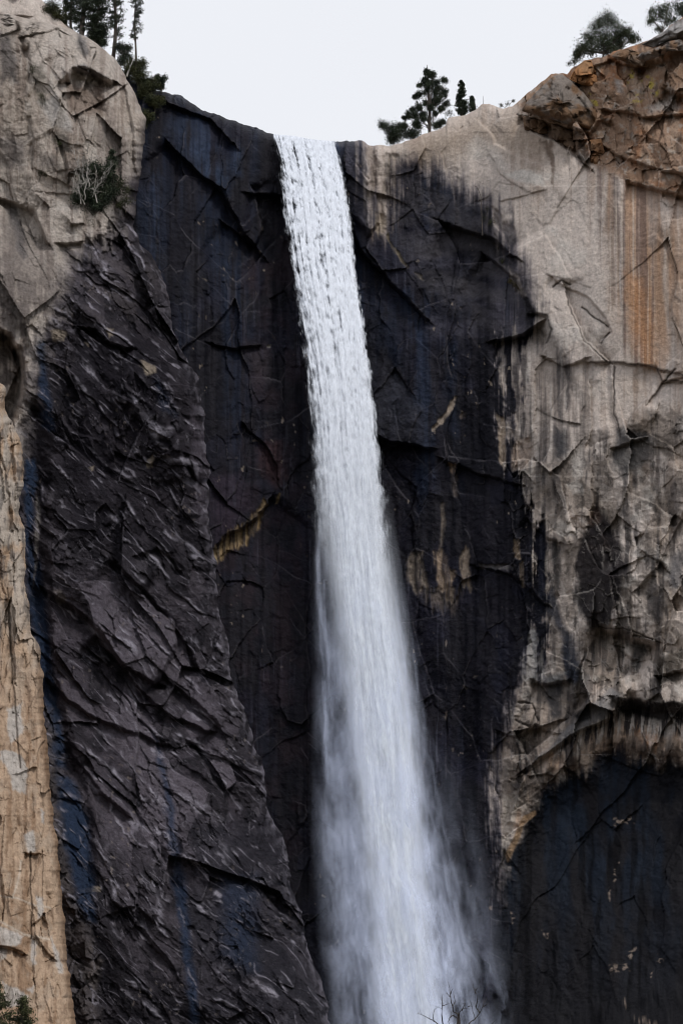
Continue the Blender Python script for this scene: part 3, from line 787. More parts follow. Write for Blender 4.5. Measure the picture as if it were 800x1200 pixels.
    st([(80, 405), (100, 415), (128, 455), (160, 470)], -1.2, 4, 30)
    st([(55, 460), (85, 505), (110, 512)], -0.8, 3, 20)
    st([(150, 450), (190, 480), (214, 520), (222, 555)], -1.8, 5, 26)
    st([(205, 470), (220, 500), (232, 550), (236, 600)], -1.2, 4, 20)
    st([(55, 690), (90, 712), (120, 738), (146, 778), (185, 800)], 2.4, 5, 60, flip=False)
    st([(140, 660), (168, 690), (195, 716), (215, 745), (232, 780)], 2.0, 5, 40, flip=False)
    st([(165, 700), (200, 730), (205, 752), (190, 785), (180, 800)], 3.0, 6, 40, flip=True)
    st([(120, 750), (165, 805), (200, 838), (245, 855)], 2.2, 5, 50, flip=False)
    st([(195, 790), (225, 818), (250, 838), (262, 858)], 1.8, 5, 40, flip=False)
    st([(60, 800), (95, 830), (140, 850), (190, 870)], 1.8, 5, 46)
    st([(100, 900), (150, 950), (190, 1010), (215, 1075)], 1.6, 5, 40, flip=True)
    st([(85, 880), (120, 925), (150, 955)], 1.6, 5, 40)
    st([(225, 880), (260, 930), (285, 990), (300, 1015)], 2.6, 6, 50, flip=True)
    st([(222, 1092), (250, 1130), (280, 1160), (292, 1180)], 2.0, 5, 34, flip=True)
    st([(130, 1070), (160, 1058), (180, 1080)], 1.5, 4, 26)
    st([(160, 650), (185, 640), (205, 655), (212, 668)], 1.3, 4, 24)
    st([(310, 1050), (330, 1090), (360, 1150), (384, 1198)], 2.6, 5, 30, flip=True)
    st([(322, 1060), (342, 1100), (362, 1140)], -1.0, 3, 12)
    # gully that carries the wet streak, its blue sky sheen painted in, left
    gul = f.region([(26, 500), (40, 470), (52, 480), (54, 640), (60, 760), (72, 830), (92, 900), (108, 960), (112, 1040), (96, 1050), (78, 1000), (66, 930), (54, 850), (40, 740), (30, 640)], 9, 0.5)
    f.D -= 2.2 * gul
    rub = f.region([(58, 830), (66, 900), (74, 980), (90, 1060), (112, 1110), (120, 1200), (140, 1300), (60, 1300), (40, 1000)], 8, 1)
    h, e, r = facets(X / 1.6, Z / 2.0, 317, 0.5, 0.5)
    f.D += rub * (1.6 + h * 1.2)
    # rounded arete on the right
    f.D -= 2.6 * np.exp(-S / 3.0) + 3.6 * np.exp(-S / 26.0)

    # --- colour
    n_lo = fbm(X / 12, Z / 14, 4, 361); n_md = fbm(X / 2.5, Z / 2.5, 4, 362); stf = streak(U * 0.2, V * 0.010, 3, 364)
    nAB = fbm(A / 5, B / 1.2, 5, 365)
    f.C[:] = (0.51, 0.45, 0.405)
    f.paint(sstep(-0.1, 0.5, n_lo + 0.3 * n_md), (0.40, 0.335, 0.285), 0.7)
    f.paint(sstep(0.2, 0.5, n_md), PALE, 0.35)
    f.tint(sstep(0.05, 0.4, stf), (0.70, 0.67, 0.66))
    f.paint(f.region([(44, 118), (66, 112), (82, 140), (84, 154), (60, 150), (52, 130)], 3, 0.5), (0.50, 0.47, 0.45), 0.7)
    f.paint(f.region([(80, 100), (122, 100), (122, 132), (82, 134)], 5, 0.6, 0.2), (0.19, 0.135, 0.105), 0.7)
    f.paint(f.region([(84, 80), (98, 74), (128, 92), (110, 90), (92, 86)], 2, 0.3), (0.13, 0.12, 0.125), 0.7)
    for pts, c, o, s in [
        ([(0, 40), (14, 44), (18, 70), (22, 100), (10, 90), (0, 100)], (0.06, 0.055, 0.06), 0.75, 4),
        ([(0, 160), (20, 165), (30, 170), (30, 200), (0, 190)], (0.13, 0.115, 0.115), 0.6, 6), ([(44, 175), (68, 185), (72, 200), (46, 196)], (0.11, 0.095, 0.09), 0.65, 5),
        ([(92, 35), (104, 44), (102, 64), (96, 66), (92, 50)], (0.08, 0.08, 0.09), 0.7, 3), ([(62, 154), (80, 158), (84, 176), (70, 175)], (0.09, 0.08, 0.07), 0.7, 4),
        ([(0, 255), (30, 260), (50, 290), (60, 340), (30, 380), (0, 380)], (0.17, 0.145, 0.135), 0.6, 12), ([(10, 240), (20, 242), (34, 300), (20, 300)], (0.07, 0.07, 0.08), 0.6, 4),
        ([(110, 150), (130, 140), (150, 170), (158, 230), (140, 250), (120, 180)], (0.19, 0.165, 0.155), 0.5, 10),
        ([(36, 76), (50, 72), (54, 90), (40, 96)], (0.06, 0.055, 0.04), 0.6, 5), ([(40, 100), (52, 108), (56, 122), (48, 120)], (0.06, 0.06, 0.035), 0.6, 4),
    ]:
        f.paint(f.region(pts, s, 0.7, 0.15), c, o)
    f.paint(pale * sstep(190, 420, V) * sstep(-0.3, 0.25, n_md + stf + 0.5 * n_lo), (0.12, 0.102, 0.098), 0.8)
    f.paint(gneiss, (0.046, 0.040, 0.043), 1.0)
    f.paint(gneiss * sstep(-0.15, 0.4, n_lo), (0.022, 0.020, 0.023), 0.75)
    f.paint(gneiss * sstep(0.0, 0.4, nAB), (0.085, 0.074, 0.080), 0.6)
    f.paint(gneiss * sstep(0.1, 0.45, fbm(A / 3, B / 2, 4, 366)), (0.012, 0.011, 0.013), 0.75)
    f.paint(gneiss * (r3 > 0.7), (0.085, 0.074, 0.079), 0.6)
    f.paint(gneiss * (r2 < 0.35), (0.014, 0.013, 0.015), 0.6)
    f.paint(gneiss * (r4 > 0.82) * pm, (0.15, 0.135, 0.14), 0.5)
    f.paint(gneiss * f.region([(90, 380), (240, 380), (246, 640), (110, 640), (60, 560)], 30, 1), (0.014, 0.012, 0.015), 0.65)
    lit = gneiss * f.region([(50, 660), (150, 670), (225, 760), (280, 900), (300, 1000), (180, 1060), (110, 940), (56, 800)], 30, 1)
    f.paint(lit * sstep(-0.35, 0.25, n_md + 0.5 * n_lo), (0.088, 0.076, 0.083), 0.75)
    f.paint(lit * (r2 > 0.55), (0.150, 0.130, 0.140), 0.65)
    f.paint(gneiss * f.region([(225, 470), (244, 520), (244, 640), (228, 590)], 5, 0.7), (0.10, 0.085, 0.095), 0.6)
    f.paint(f.region([(70, 290), (160, 280), (190, 330), (150, 380), (80, 370)], 14, 1) * sstep(-0.2, 0.3, nAB), (0.10, 0.086, 0.082), 0.5)
    f.paint(gneiss * f.region([(220, 960), (330, 960), (400, 1210), (240, 1210), (215, 1080)], 14, 1), (0.030, 0.029, 0.034), 0.6)
    f.paint(gneiss * sstep(0.5, 0.62, fbm(X / 0.7, Z / 0.9, 3, 367)) * sstep(0.1, 0.5, fbm(X / 8, Z / 8, 3, 368)), (0.22, 0.185, 0.155), 0.7)
    for pts in ([(164, 424), (182, 428), (184, 434), (170, 438)], [(172, 538), (178, 532), (180, 548), (174, 545)], [(104, 548), (112, 546), (108, 552)], [(124, 384), (132, 386), (130, 395)], [(62, 388), (78, 388), (76, 400), (64, 402)], [(96, 1041), (117, 1041), (117, 1046), (96, 1046)], [(102, 400), (106, 400), (106, 404)]):
        f.paint(f.region(pts, 1.6, 0.6), (0.34, 0.28, 0.20), 0.8)
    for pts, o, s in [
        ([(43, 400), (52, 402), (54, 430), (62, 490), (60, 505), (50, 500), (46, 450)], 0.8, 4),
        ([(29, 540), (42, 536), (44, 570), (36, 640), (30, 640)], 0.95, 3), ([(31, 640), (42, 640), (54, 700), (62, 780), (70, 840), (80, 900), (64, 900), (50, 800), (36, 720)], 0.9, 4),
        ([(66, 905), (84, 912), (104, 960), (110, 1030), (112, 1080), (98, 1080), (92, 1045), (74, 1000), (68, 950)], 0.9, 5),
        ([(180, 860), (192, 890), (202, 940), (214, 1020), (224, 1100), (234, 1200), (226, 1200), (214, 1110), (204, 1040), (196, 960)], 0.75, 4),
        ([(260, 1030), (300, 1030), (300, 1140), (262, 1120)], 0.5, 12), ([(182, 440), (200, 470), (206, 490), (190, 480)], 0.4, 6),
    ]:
        f.paint(f.region(pts, s, 0.6, 0.1), (0.030, 0.047, 0.080), o)  # sky reflection of the wet streaks put into the colour as blue
    f.paint(f.region([(44, 580), (48, 590), (46, 640), (40, 690), (42, 620)], 1.6, 0.3), (0.26, 0.235, 0.20), 0.7)
    f.paint(f.region([(62, 695), (74, 690), (78, 702), (70, 712)], 2, 0.6), (0.22, 0.19, 0.16), 0.6)
    f.paint(rub, (0.115, 0.098, 0.088), 0.7)
    f.paint(rub * sstep(0.1, 0.5, n_md), (0.2, 0.17, 0.145), 0.5)
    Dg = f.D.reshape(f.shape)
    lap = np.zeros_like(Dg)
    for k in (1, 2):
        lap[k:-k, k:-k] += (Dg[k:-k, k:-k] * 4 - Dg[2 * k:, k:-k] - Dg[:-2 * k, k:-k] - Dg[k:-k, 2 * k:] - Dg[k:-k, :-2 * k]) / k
    edge_light = sstep(0.08, 0.42, lap.ravel()) * gneiss * sstep(-0.25, 0.25, fbm(X / 3, Z / 3, 3, 369)) * (1 - f.region([(28, 500), (60, 500), (112, 1080), (60, 1000), (28, 700)], 6, 0.5)) * sstep(-0.2, 0.35, fbm(X / 1.1, Z / 1.1, 3, 370))
    f.paint(edge_light, (0.24, 0.222, 0.232), 0.45)  # highlights painted on the convex edges of the splintered rock
    lip_light = f.ledge * sstep(-0.05, 0.4, fbm(A / 3.5, B / 1.5, 4, 372)) * gneiss
    f.paint(lip_light, (0.44, 0.41, 0.43), 0.75)  # ledge lips painted bright, as if catching the sky
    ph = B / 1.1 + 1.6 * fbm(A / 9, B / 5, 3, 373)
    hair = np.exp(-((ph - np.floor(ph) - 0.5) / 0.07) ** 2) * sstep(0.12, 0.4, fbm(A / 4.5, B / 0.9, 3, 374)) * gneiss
    f.paint(hair, (0.34, 0.315, 0.335), 0.55)  # thin pale highlight lines painted along the foliation
    f.paint(gneiss * np.exp(-S / 5.0) * sstep(-0.1, 0.3, fbm(U / 6, V / 14, 3, 375)) * sstep(300, 440, V), (0.32, 0.295, 0.315), 0.65)  # bright rim of light painted along the arete
    f.tint(gneiss, (0.92, 0.93, 1.04))
    f.wet = np.clip(0.55 * gneiss * sstep(-0.3, 0.4, fbm(X / 6, Z / 6, 3, 371)), 0, 1)

    nr, nc = f.shape
    P = at(f.U, f.V, f.D).reshape(nr, nc, 3)
    Cc = np.concatenate([f.C, f.wet[:, None]], 1).reshape(nr, nc, 4)
    global BUT
    BUT = dict(vs=vs, edge=P[:, 0].copy(), U=E)
    cols, cc = [], []
    eye = np.array(CAM)
    for back in (45, 22, 9, 3.5, 1.2):                # the hidden flank, running back to the headwall just inside the line of sight
        q = P[:, 0].copy()
        ray = (q - eye); ray /= ray[:, 1:2]
        q = q + ray * back
        q[:, 0] -= 0.10 * back
        q[:, 2] -= 0.05 * back * (np.gradient(E, vs) > 0.4)
        cols.append(q); cc.append(Cc[:, 0])
    P = np.concatenate([np.stack(cols, 1), P], 1); Cc = np.concatenate([np.stack(cc, 1), Cc], 1)
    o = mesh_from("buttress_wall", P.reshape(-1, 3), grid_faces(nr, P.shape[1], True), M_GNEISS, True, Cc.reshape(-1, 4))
    tag(o, "dark splintered rock buttress with a pale top, left of the waterfall", None, None, 'structure')
    return o


# ------------------------------------------------------------------ golden slab, nearest rock on the left
S_EDGE = [(380, -60), (430, -30), (445, -6), (452, 6), (462, 7), (478, 6), (488, 10), (500, 18), (520, 25), (540, 28), (560, 28), (585, 24), (600, 22), (625, 30), (650, 30), (690, 30), (705, 34), (740, 36), (756, 46), (770, 48), (800, 51), (840, 52),
          (870, 56), (900, 58), (930, 60), (960, 63), (990, 68), (1030, 71), (1070, 75), (1110, 78), (1150, 82), (1200, 90), (1300, 110), (1760, 190)]


def build_slab():
    vs = np.concatenate([np.arange(380, 1206, 0.8), np.arange(1206, 1760, 12)])
    ss = np.concatenate([np.arange(0, 112, 0.8), np.arange(112, 330, 12)])
    E = curve(vs, S_EDGE) + fbm(vs / 16, vs * 0 + 4, 4, 401) * 2.6
    U = E[:, None] - ss[None, :]
    V = np.repeat(vs[:, None], len(ss), 1)
    S = np.repeat(ss[None, :], len(vs), 0).ravel().astype(F32)
    f = Face(U, V)
    U, V, X, Z = f.U, f.V, f.X, f.Z
    f.D += curve(V, [(380, 30), (600, 37), (900, 48), (1200, 60), (1760, 110)])
    f.D += np.clip(S, 0, 300) * 0.03
    up = sstep(860, 640, V)
    wx = fbm(X / 5, Z / 9, 4, 405) * 1.6
    h, e, r = facets((X + wx) / 4.2, (Z + wx) / 16, 411, 0.8, 0.3)
    f.D += h * 1.0
    h, e, r = facets((X + wx * 0.4) / 1.3, Z / 5, 412, 0.5, 0.5)
    f.D += h * (0.40 + 0.8 * up)
    h, e, r = facets(X / 0.6, Z / 1.8, 413, 0.5, 0.4)
    f.D += h * (0.13 + 0.28 * up) + fbm(X / 0.8, Z / 0.9, 4, 415) * 0.12
    f.D += fbm(X / 3, Z / 12, 4, 414) * 0.8
    st = f.step
    st([(0, 1108), (16, 1112), (28, 1117)], 1.6, 3, 14); st([(44, 1100), (56, 1118), (62, 1124)], 0.9, 2, 14); st([(40, 1082), (50, 1074), (54, 1080)], 0.8, 2, 14)
    st([(54, 1050), (56, 1080), (58, 1090)], 0.7, 2, 12, flip=True); st([(33, 1000), (42, 1001)], 1.4, 3, 10)
    st([(28, 640), (34, 700), (44, 790), (52, 830)], 1.0, 2, 10, flip=True); st([(0, 660), (14, 720), (20, 800)], 0.8, 2, 14)
    st([(0, 520), (10, 560), (16, 620)], 1.2, 3, 10); st([(12, 500), (20, 545), (20, 600)], 1.0, 3, 8)
    f.D -= 3.0 * np.exp(-S / 3.0) + 1.0 * np.exp(-S / 10)
    n_md = fbm(X / 2, Z / 4, 4, 421); stf = streak(U * 0.14, V * 0.008, 3, 422)
    f.C[:] = (0.40, 0.290, 0.208)
    f.paint(sstep(-0.1, 0.4, stf + 0.5 * n_md), (0.21, 0.128, 0.078), 0.7)
    f.paint(sstep(0.1, 0.5, n_md + 0.3 * fbm(X / 0.7, Z / 0.8, 3, 425)), (0.40, 0.32, 0.25), 0.55)
    f.paint(sstep(0.2, 0.5, fbm(X / 1.1, Z / 1.6, 4, 426)), (0.15, 0.10, 0.07), 0.5)
    f.paint(up * sstep(-0.45, 0.1, n_md + stf * 0.4), (0.40, 0.35, 0.305), 0.9)
    f.paint(up * sstep(0.15, 0.4, fbm(X / 0.9, Z / 3.5, 4, 427)), (0.11, 0.10, 0.098), 0.7)
    f.paint(up * sstep(0.1, 0.45, stf), (0.08, 0.075, 0.08), 0.75)
    f.paint(f.region([(44, 760), (58, 850), (74, 1000), (94, 1210), (84, 1210), (64, 1000), (50, 880)], 3, 0.5), (0.19, 0.115, 0.07), 0.6)
    for pts in ([(0, 1086), (14, 1090), (28, 1096), (24, 1106), (14, 1112), (0, 1106)], [(0, 1110), (10, 1112), (8, 1124), (0, 1126)], [(2, 1152), (20, 1156), (32, 1166), (30, 1180), (8, 1180)], [(60, 1096), (66, 1112), (74, 1142), (68, 1142), (62, 1120)], [(37, 1098), (43, 1104), (43, 1130), (38, 1130)],
                [(43, 1050), (50, 1052), (52, 1074), (44, 1078)], [(8, 830), (24, 826), (28, 860), (14, 870), (8, 850)], [(0, 878), (24, 884), (34, 902), (30, 930), (16, 925), (8, 900), (0, 890)], [(28, 976), (40, 972), (42, 998), (34, 1000)], [(48, 950), (52, 952), (52, 966), (48, 964)], [(32, 1158), (40, 1154), (38, 1164)]):
        f.paint(f.region(pts, 2, 0.5, 0.06), (0.43, 0.40, 0.375), 0.85)
    for pts in ([(0, 1049), (20, 1053), (40, 1060), (60, 1064)], [(0, 1080), (20, 1090), (36, 1098), (60, 1100)], [(25, 1010), (22, 1030), (14, 1052)]):
        f.paint(f.line(pts, 1.3, 0.3), (0.5, 0.43, 0.36), 0.7)
    for pts in ([(0, 1108), (16, 1112), (28, 1117)], [(44, 1100), (56, 1118), (62, 1124)], [(36, 1000), (37, 1060), (36, 1100)], [(10, 690), (14, 780), (24, 900)]):
        f.crack(pts, 0.3, 1.0, 0.25, (0.05, 0.035, 0.025))
    nr, nc = f.shape
    P = at(f.U, f.V, f.D).reshape(nr, nc, 3)
    Cc = np.concatenate([f.C, f.wet[:, None]], 1).reshape(nr, nc, 4)
    cols, cc = [], []
    eye = np.array(CAM)
    for back in (28, 12, 4, 1.2):
        q = P[:, 0].copy()
        ray = (q - eye); ray /= ray[:, 1:2]
        q = q + ray * back
        q[:, 0] -= 0.12 * back
        cols.append(q); cc.append(Cc[:, 0])
    P = np.concatenate([np.stack(cols, 1), P], 1); Cc = np.concatenate([np.stack(cc, 1), Cc], 1)
    o = mesh_from("slab_wall", P.reshape(-1, 3), grid_faces(nr, P.shape[1], True), M_ROCK, True, Cc.reshape(-1, 4))
    tag(o, "golden brown rock slab with grey patches at the lower left edge", None, None, 'structure')
    return o


build_headwall()
build_buttress()
build_slab()

m, nt, out = new_mat("forest_floor")
b = nt.nodes.new("ShaderNodeBsdfPrincipled")
tn = nt.nodes.new("ShaderNodeTexNoise"); tn.inputs["Scale"].default_value = 0.4; tn.inputs["Detail"].default_value = 8
cr = nt.nodes.new("ShaderNodeValToRGB")
cr.color_ramp.elements[0].color = (0.03, 0.035, 0.02, 1); cr.color_ramp.elements[1].color = (0.11, 0.09, 0.06, 1)
gp = nt.nodes.new("ShaderNodeNewGeometry")
nt.links.new(gp.outputs["Position"], tn.inputs["Vector"]); nt.links.new(tn.outputs["Fac"], cr.inputs[0]); nt.links.new(cr.outputs[0], b.inputs["Base Color"])
b.inputs["Roughness"].default_value = 0.95
nt.links.new(b.outputs[0], out.inputs["Surface"])
g = mesh_from("ground", np.array([(-5000, -5000, 0), (5000, -5000, 0), (5000, 5000, 0), (-5000, 5000, 0)], F32), np.array([[0, 1, 2, 3]]), m, False)
tag(g, kind='structure')

# ------------------------------------------------------------------ the waterfall
W_V = [150, 160, 200, 250, 300, 350, 400, 450, 500, 550, 600, 650, 700, 750, 800, 850, 900, 950, 1000, 1050, 1100, 1150, 1200, 1300, 1500]
W_L = [321, 322, 330, 336, 341, 350, 358, 364, 368, 370, 371, 372, 374, 376, 378, 378, 378, 378, 380, 384, 388, 392, 394, 398, 402]
W_R = [389, 391, 400, 407, 412, 420, 426, 432, 438, 443, 448, 454, 461, 468, 475, 483, 489, 495, 502, 509, 517, 526, 534, 550, 576]
C_L = [322, 323, 330, 336, 341, 350, 358, 364, 370, 376, 384, 392, 400, 406, 412, 418, 423, 429, 434, 438, 442, 444, 446, 450, 458]
C_R = [389, 390, 399, 406, 411, 418, 424, 430, 436, 441, 446, 451, 457, 464, 470, 476, 481, 485, 489, 494, 499, 505, 511, 523, 544]


def fall_depth(v):
    s = np.clip((np.asarray(v) - 158.0) / 1040.0, 0, 1.3)
    return 0.9 + 11.5 * np.sqrt(s + 0.0006) + 7.0 * s


def fall_base(v):
    """The rim sits a touch behind the lip."""
    return fall_depth(v)



def water_material(name, tilt, fine):
    m, nt, out = new_mat(name)
    N, L = nt.nodes.new, nt.links.new
    att = N("ShaderNodeAttribute"); att.attribute_name = "stain"
    geo = N("ShaderNodeNewGeometry")
    mp = N("ShaderNodeMapping"); mp.inputs["Scale"].default_value = (2.6, 2.6, 0.8)
    L(geo.outputs["Position"], mp.inputs["Vector"])
    nz = N("ShaderNodeTexNoise"); nz.inputs["Scale"].default_value = 1.0; nz.inputs["Detail"].default_value = 3; nz.inputs["Roughness"].default_value = 0.6
    L(mp.outputs[0], nz.inputs["Vector"])
    mr = N("ShaderNodeMapRange"); mr.inputs[1].default_value = 0.3; mr.inputs[2].default_value = 0.7; mr.inputs[3].default_value = 1.0 - fine; mr.inputs[4].default_value = 1.0 + fine
    L(nz.outputs["Fac"], mr.inputs[0])
    ml = N("ShaderNodeMath"); ml.operation = 'MULTIPLY'; ml.use_clamp = True
    L(att.outputs["Alpha"], ml.inputs[0]); L(mr.outputs[0], ml.inputs[1])
    # drops scatter light from every side: shade them with a normal leaning towards the open sky
    va = N("ShaderNodeVectorMath"); va.operation = 'ADD'; va.inputs[1].default_value = (0.0, -0.25 * tilt, tilt)
    vn = N("ShaderNodeVectorMath"); vn.operation = 'NORMALIZE'
    L(geo.outputs["Normal"], va.inputs[0]); L(va.outputs[0], vn.inputs[0])
    df = N("ShaderNodeBsdfDiffuse"); L(att.outputs["Color"], df.inputs["Color"]); L(vn.outputs[0], df.inputs["Normal"])
    tr = N("ShaderNodeBsdfTransparent")
    ms = N("ShaderNodeMixShader"); L(ml.outputs[0], ms.inputs[0]); L(tr.outputs[0], ms.inputs[1]); L(df.outputs[0], ms.inputs[2])
    L(ms.outputs[0], out.inputs["Surface"])
    return m


M_WATER = water_material("falling_water", 1.1, 0.22)
M_SPRAY = water_material("water_spray", 0.6, 0.25)
fall = empty("waterfall", (0, 0, 0))
tag(fall, "tall white waterfall plunging from the notch in the cliff rim and fraying into spray", "waterfall")


def water_layers(name, offs, mat, mode, dv, du):
    VV, FF, CC, base = [], [], [], 0
    for k, off in enumerate(offs):
        seed = 500 + 40 * k + (400 if mode == 'veil' else 0)
        v0 = 158.0 if mode != 'veil' else 330.0
        ss = np.concatenate([[0, 0.6], np.arange(1.6, 1360 - v0, dv)])
        q = np.linspace(-1.35, 1.35 if mode == 'column' else 2.35, int((190 if mode == 'column' else 240) / du))
        vrow = v0 + ss
        lo, hi, cl, ch = (np.interp(vrow, W_V, a) for a in (W_L, W_R, C_L, C_R))
        mid, half = (lo + hi) / 2, (hi - lo) / 2
        U = mid[:, None] + half[:, None] * q[None, :]
        top = rim_v(np.clip(U[0], 320, 391)) - 1.2
        fade = np.exp(-ss / 60.0)
        V = vrow[:, None] + (fade[:, None] * (top - v0)[None, :] if mode != 'veil' else 0.0)
        V = V + 0.0 * U
        Uf, Vf = (356.0 + q[None, :] * (36.0 + 0.022 * (V - 160))).astype(F32), V.astype(F32)      # runs with the flow lines
        so = q[None, :] + 0 * V
        sc = (U - ((cl + ch) / 2)[:, None]) / ((ch - cl) / 2)[:, None]
        t_lo = sstep(300, 680, V)                       # 0 = bright lacy sheet, 1 = mist
        # the texture stretches as the water speeds up and smears
        st = fbm(Uf / 5.0 + 40 * k, Vf / 95.0, 3, seed)
        st2 = fbm(Uf / 2.2, Vf / 40.0, 3, seed + 3)
        lace = fbm(Uf / 2.3 + st * 0.8, Vf / 4.2, 3, seed + 6)
        lace2 = fbm(Uf / 4.6 + st, Vf / 12.0, 3, seed + 9)
        wis = fbm(Uf / 12.0 + fbm(Uf / 30, Vf / 80, 2, seed + 14) * 1.0, Vf / 105.0, 4, seed + 12)
        puff = fbm(Uf / 24.0, Vf / 60.0, 4, seed + 21)
        # torn edges: tongues pointing down
        ph = Vf / (40 + 7 * (k % 3)) + 0.37 * k + 0.43 * np.sign(so) + 0.5 * fbm(Uf / 9, Vf / 30, 3, seed + 17)
        fr = ph - np.floor(ph)
        en = (fr * sstep(1.0, 0.72, fr) - 0.35) * 0.30 * sstep(200, 520, V) + 0.10 * fbm(Uf / 4, Vf / 16, 3, seed + 23) * sstep(200, 420, V)
        edge = np.abs(so) + en + 0.12 * lace2 * (1 - t_lo) + 0.12 * wis + 0.10 * wis * t_lo
        if mode == 'column':
            inside = sstep(1.04, 0.90, edge)
            left = sstep(-0.35, -0.85, so)              # thinner, lacier water on the left
            rope = 0.60 * np.exp(-((so - 0.02 - 0.02 * np.sin(V / 60)) / 0.10) ** 2) * sstep(560, 260, V) + 0.4 * np.exp(-((so - 0.30) / 0.04) ** 2) * sstep(520, 240, V) + 0.35 * np.exp(-((so + 0.42) / 0.05) ** 2) * sstep(560, 300, V)
            thr = -0.42 + 0.44 * left + 0.62 * rope - 0.25 * sstep(175, 158, V)
            tu = sstep(400, 190, V)
            clump = 0.75 * fbm(Uf / 6.5 + 0.6 * fbm(Uf / 5.0, Vf / 95.0, 3, 1501), Vf / 13.0, 4, 1502) + 0.45 * fbm(Uf / 4.0, Vf / 70.0, 3, 1503) + 0.3 * fbm(Uf / 7.5, Vf / 15.0, 4, seed + 27)
            val = (0.12 + 0.22 * tu) * lace + (0.30 + 0.10 * tu) * lace2 + 0.25 * st + 0.62 * clump
            upper = sstep(thr - 0.18 - 0.14 * (1 - tu), thr + 0.24 + 0.2 * (1 - tu), val) * inside
            prof = np.exp(-np.abs(sc / 1.02) ** 3.2)
            lower = prof * np.maximum(sstep(1.10, 0.88, edge), sstep(560, 760, V)) * np.clip(0.72 + 0.42 * st + 0.42 * wis + 0.16 * lace2 * (1 - sstep(600, 900, V)), 0.03, 1)
            a = upper * (1 - t_lo) * 0.80 + lower * t_lo * 0.52
        else:
            prof = np.clip(1 - np.clip(edge, 0, 1) ** 2.4, 0, 1)
            d = np.clip(0.46 + 0.62 * wis + 0.34 * puff + 0.2 * st, 0, 1)
            a = prof * d * sstep(380, 760, V) * (0.11 + 0.13 * sstep(750, 1150, V))
            # fringe along the left and drifting mist low on the right
            a = a + 0.16 * np.exp(-((so + 0.90 + 0.05 * wis + 0.14 * vnoise(Vf / 55.0, Uf * 0 + 3.7 * k, seed + 24)) / 0.06) ** 2) * np.clip(0.4 + st + wis, 0, 1) * sstep(560, 680, V) * sstep(1000, 820, V)
            a = a + 0.21 * np.clip(0.38 + puff * 1.1 + 0.6 * wis, 0, 1) * sstep(2.3, 1.0, so) * sstep(0.2, 0.9, so) * sstep(860, 1180, V)
            a = a + 0.19 * np.clip(0.22 + wis * 1.3 + 0.5 * st, 0, 1) * sstep(1.45 + 0.25 * wis, 0.85, so) * sstep(0.3, 0.9, so) * sstep(600, 820, V)
            a = a + 0.12 * np.clip(0.35 + puff * 1.3, 0, 1) * sstep(1.30, 0.85, np.abs(so)) * sstep(600, 900, V)
        R = 0.25 + np.clip((V - 160) / 300, 0, 3.2) * (1.0 if mode == 'column' else 1.5)
        dep = fall_depth(V) + off * R * np.sqrt(np.clip(1 - (so / 1.4) ** 2, 0.2, 1)) + lace2 * 0.05 + st * 0.12 + wis * 0.3 * t_lo
        P = at(U, V, dep)
        P[0, :, 1] += 1.5 if mode == 'column' else 0
        nr, nc = U.shape
        VV.append(P.reshape(-1, 3)); FF.append(grid_faces(nr, nc) + base); base += nr * nc
        c = np.empty((nr * nc, 4), F32)
        tc = (sstep(420, 800, V) * 1.0).reshape(-1, 1)
        c[:, :3] = np.array((0.83, 0.875, 0.965)) * (1 - tc) + np.array((0.66, 0.73, 0.93) if mode != 'column' else (0.85, 0.905, 0.995)) * tc
        c[:, 3] = np.clip(a, 0, 0.97).ravel()
        CC.append(c)
    return mesh_from(name, np.concatenate(VV), np.concatenate(FF), mat, True, np.concatenate(CC), fall)


water_layers("falling_water", [-1.0, -0.62, -0.2, 0.2, 0.62, 1.0], M_WATER, 'column', 1.5, 1.1)
o = water_layers("spray_veil", [-1.3, -0.7, 0.0, 0.7, 1.3], M_SPRAY, 'veil', 2.4, 1.6)

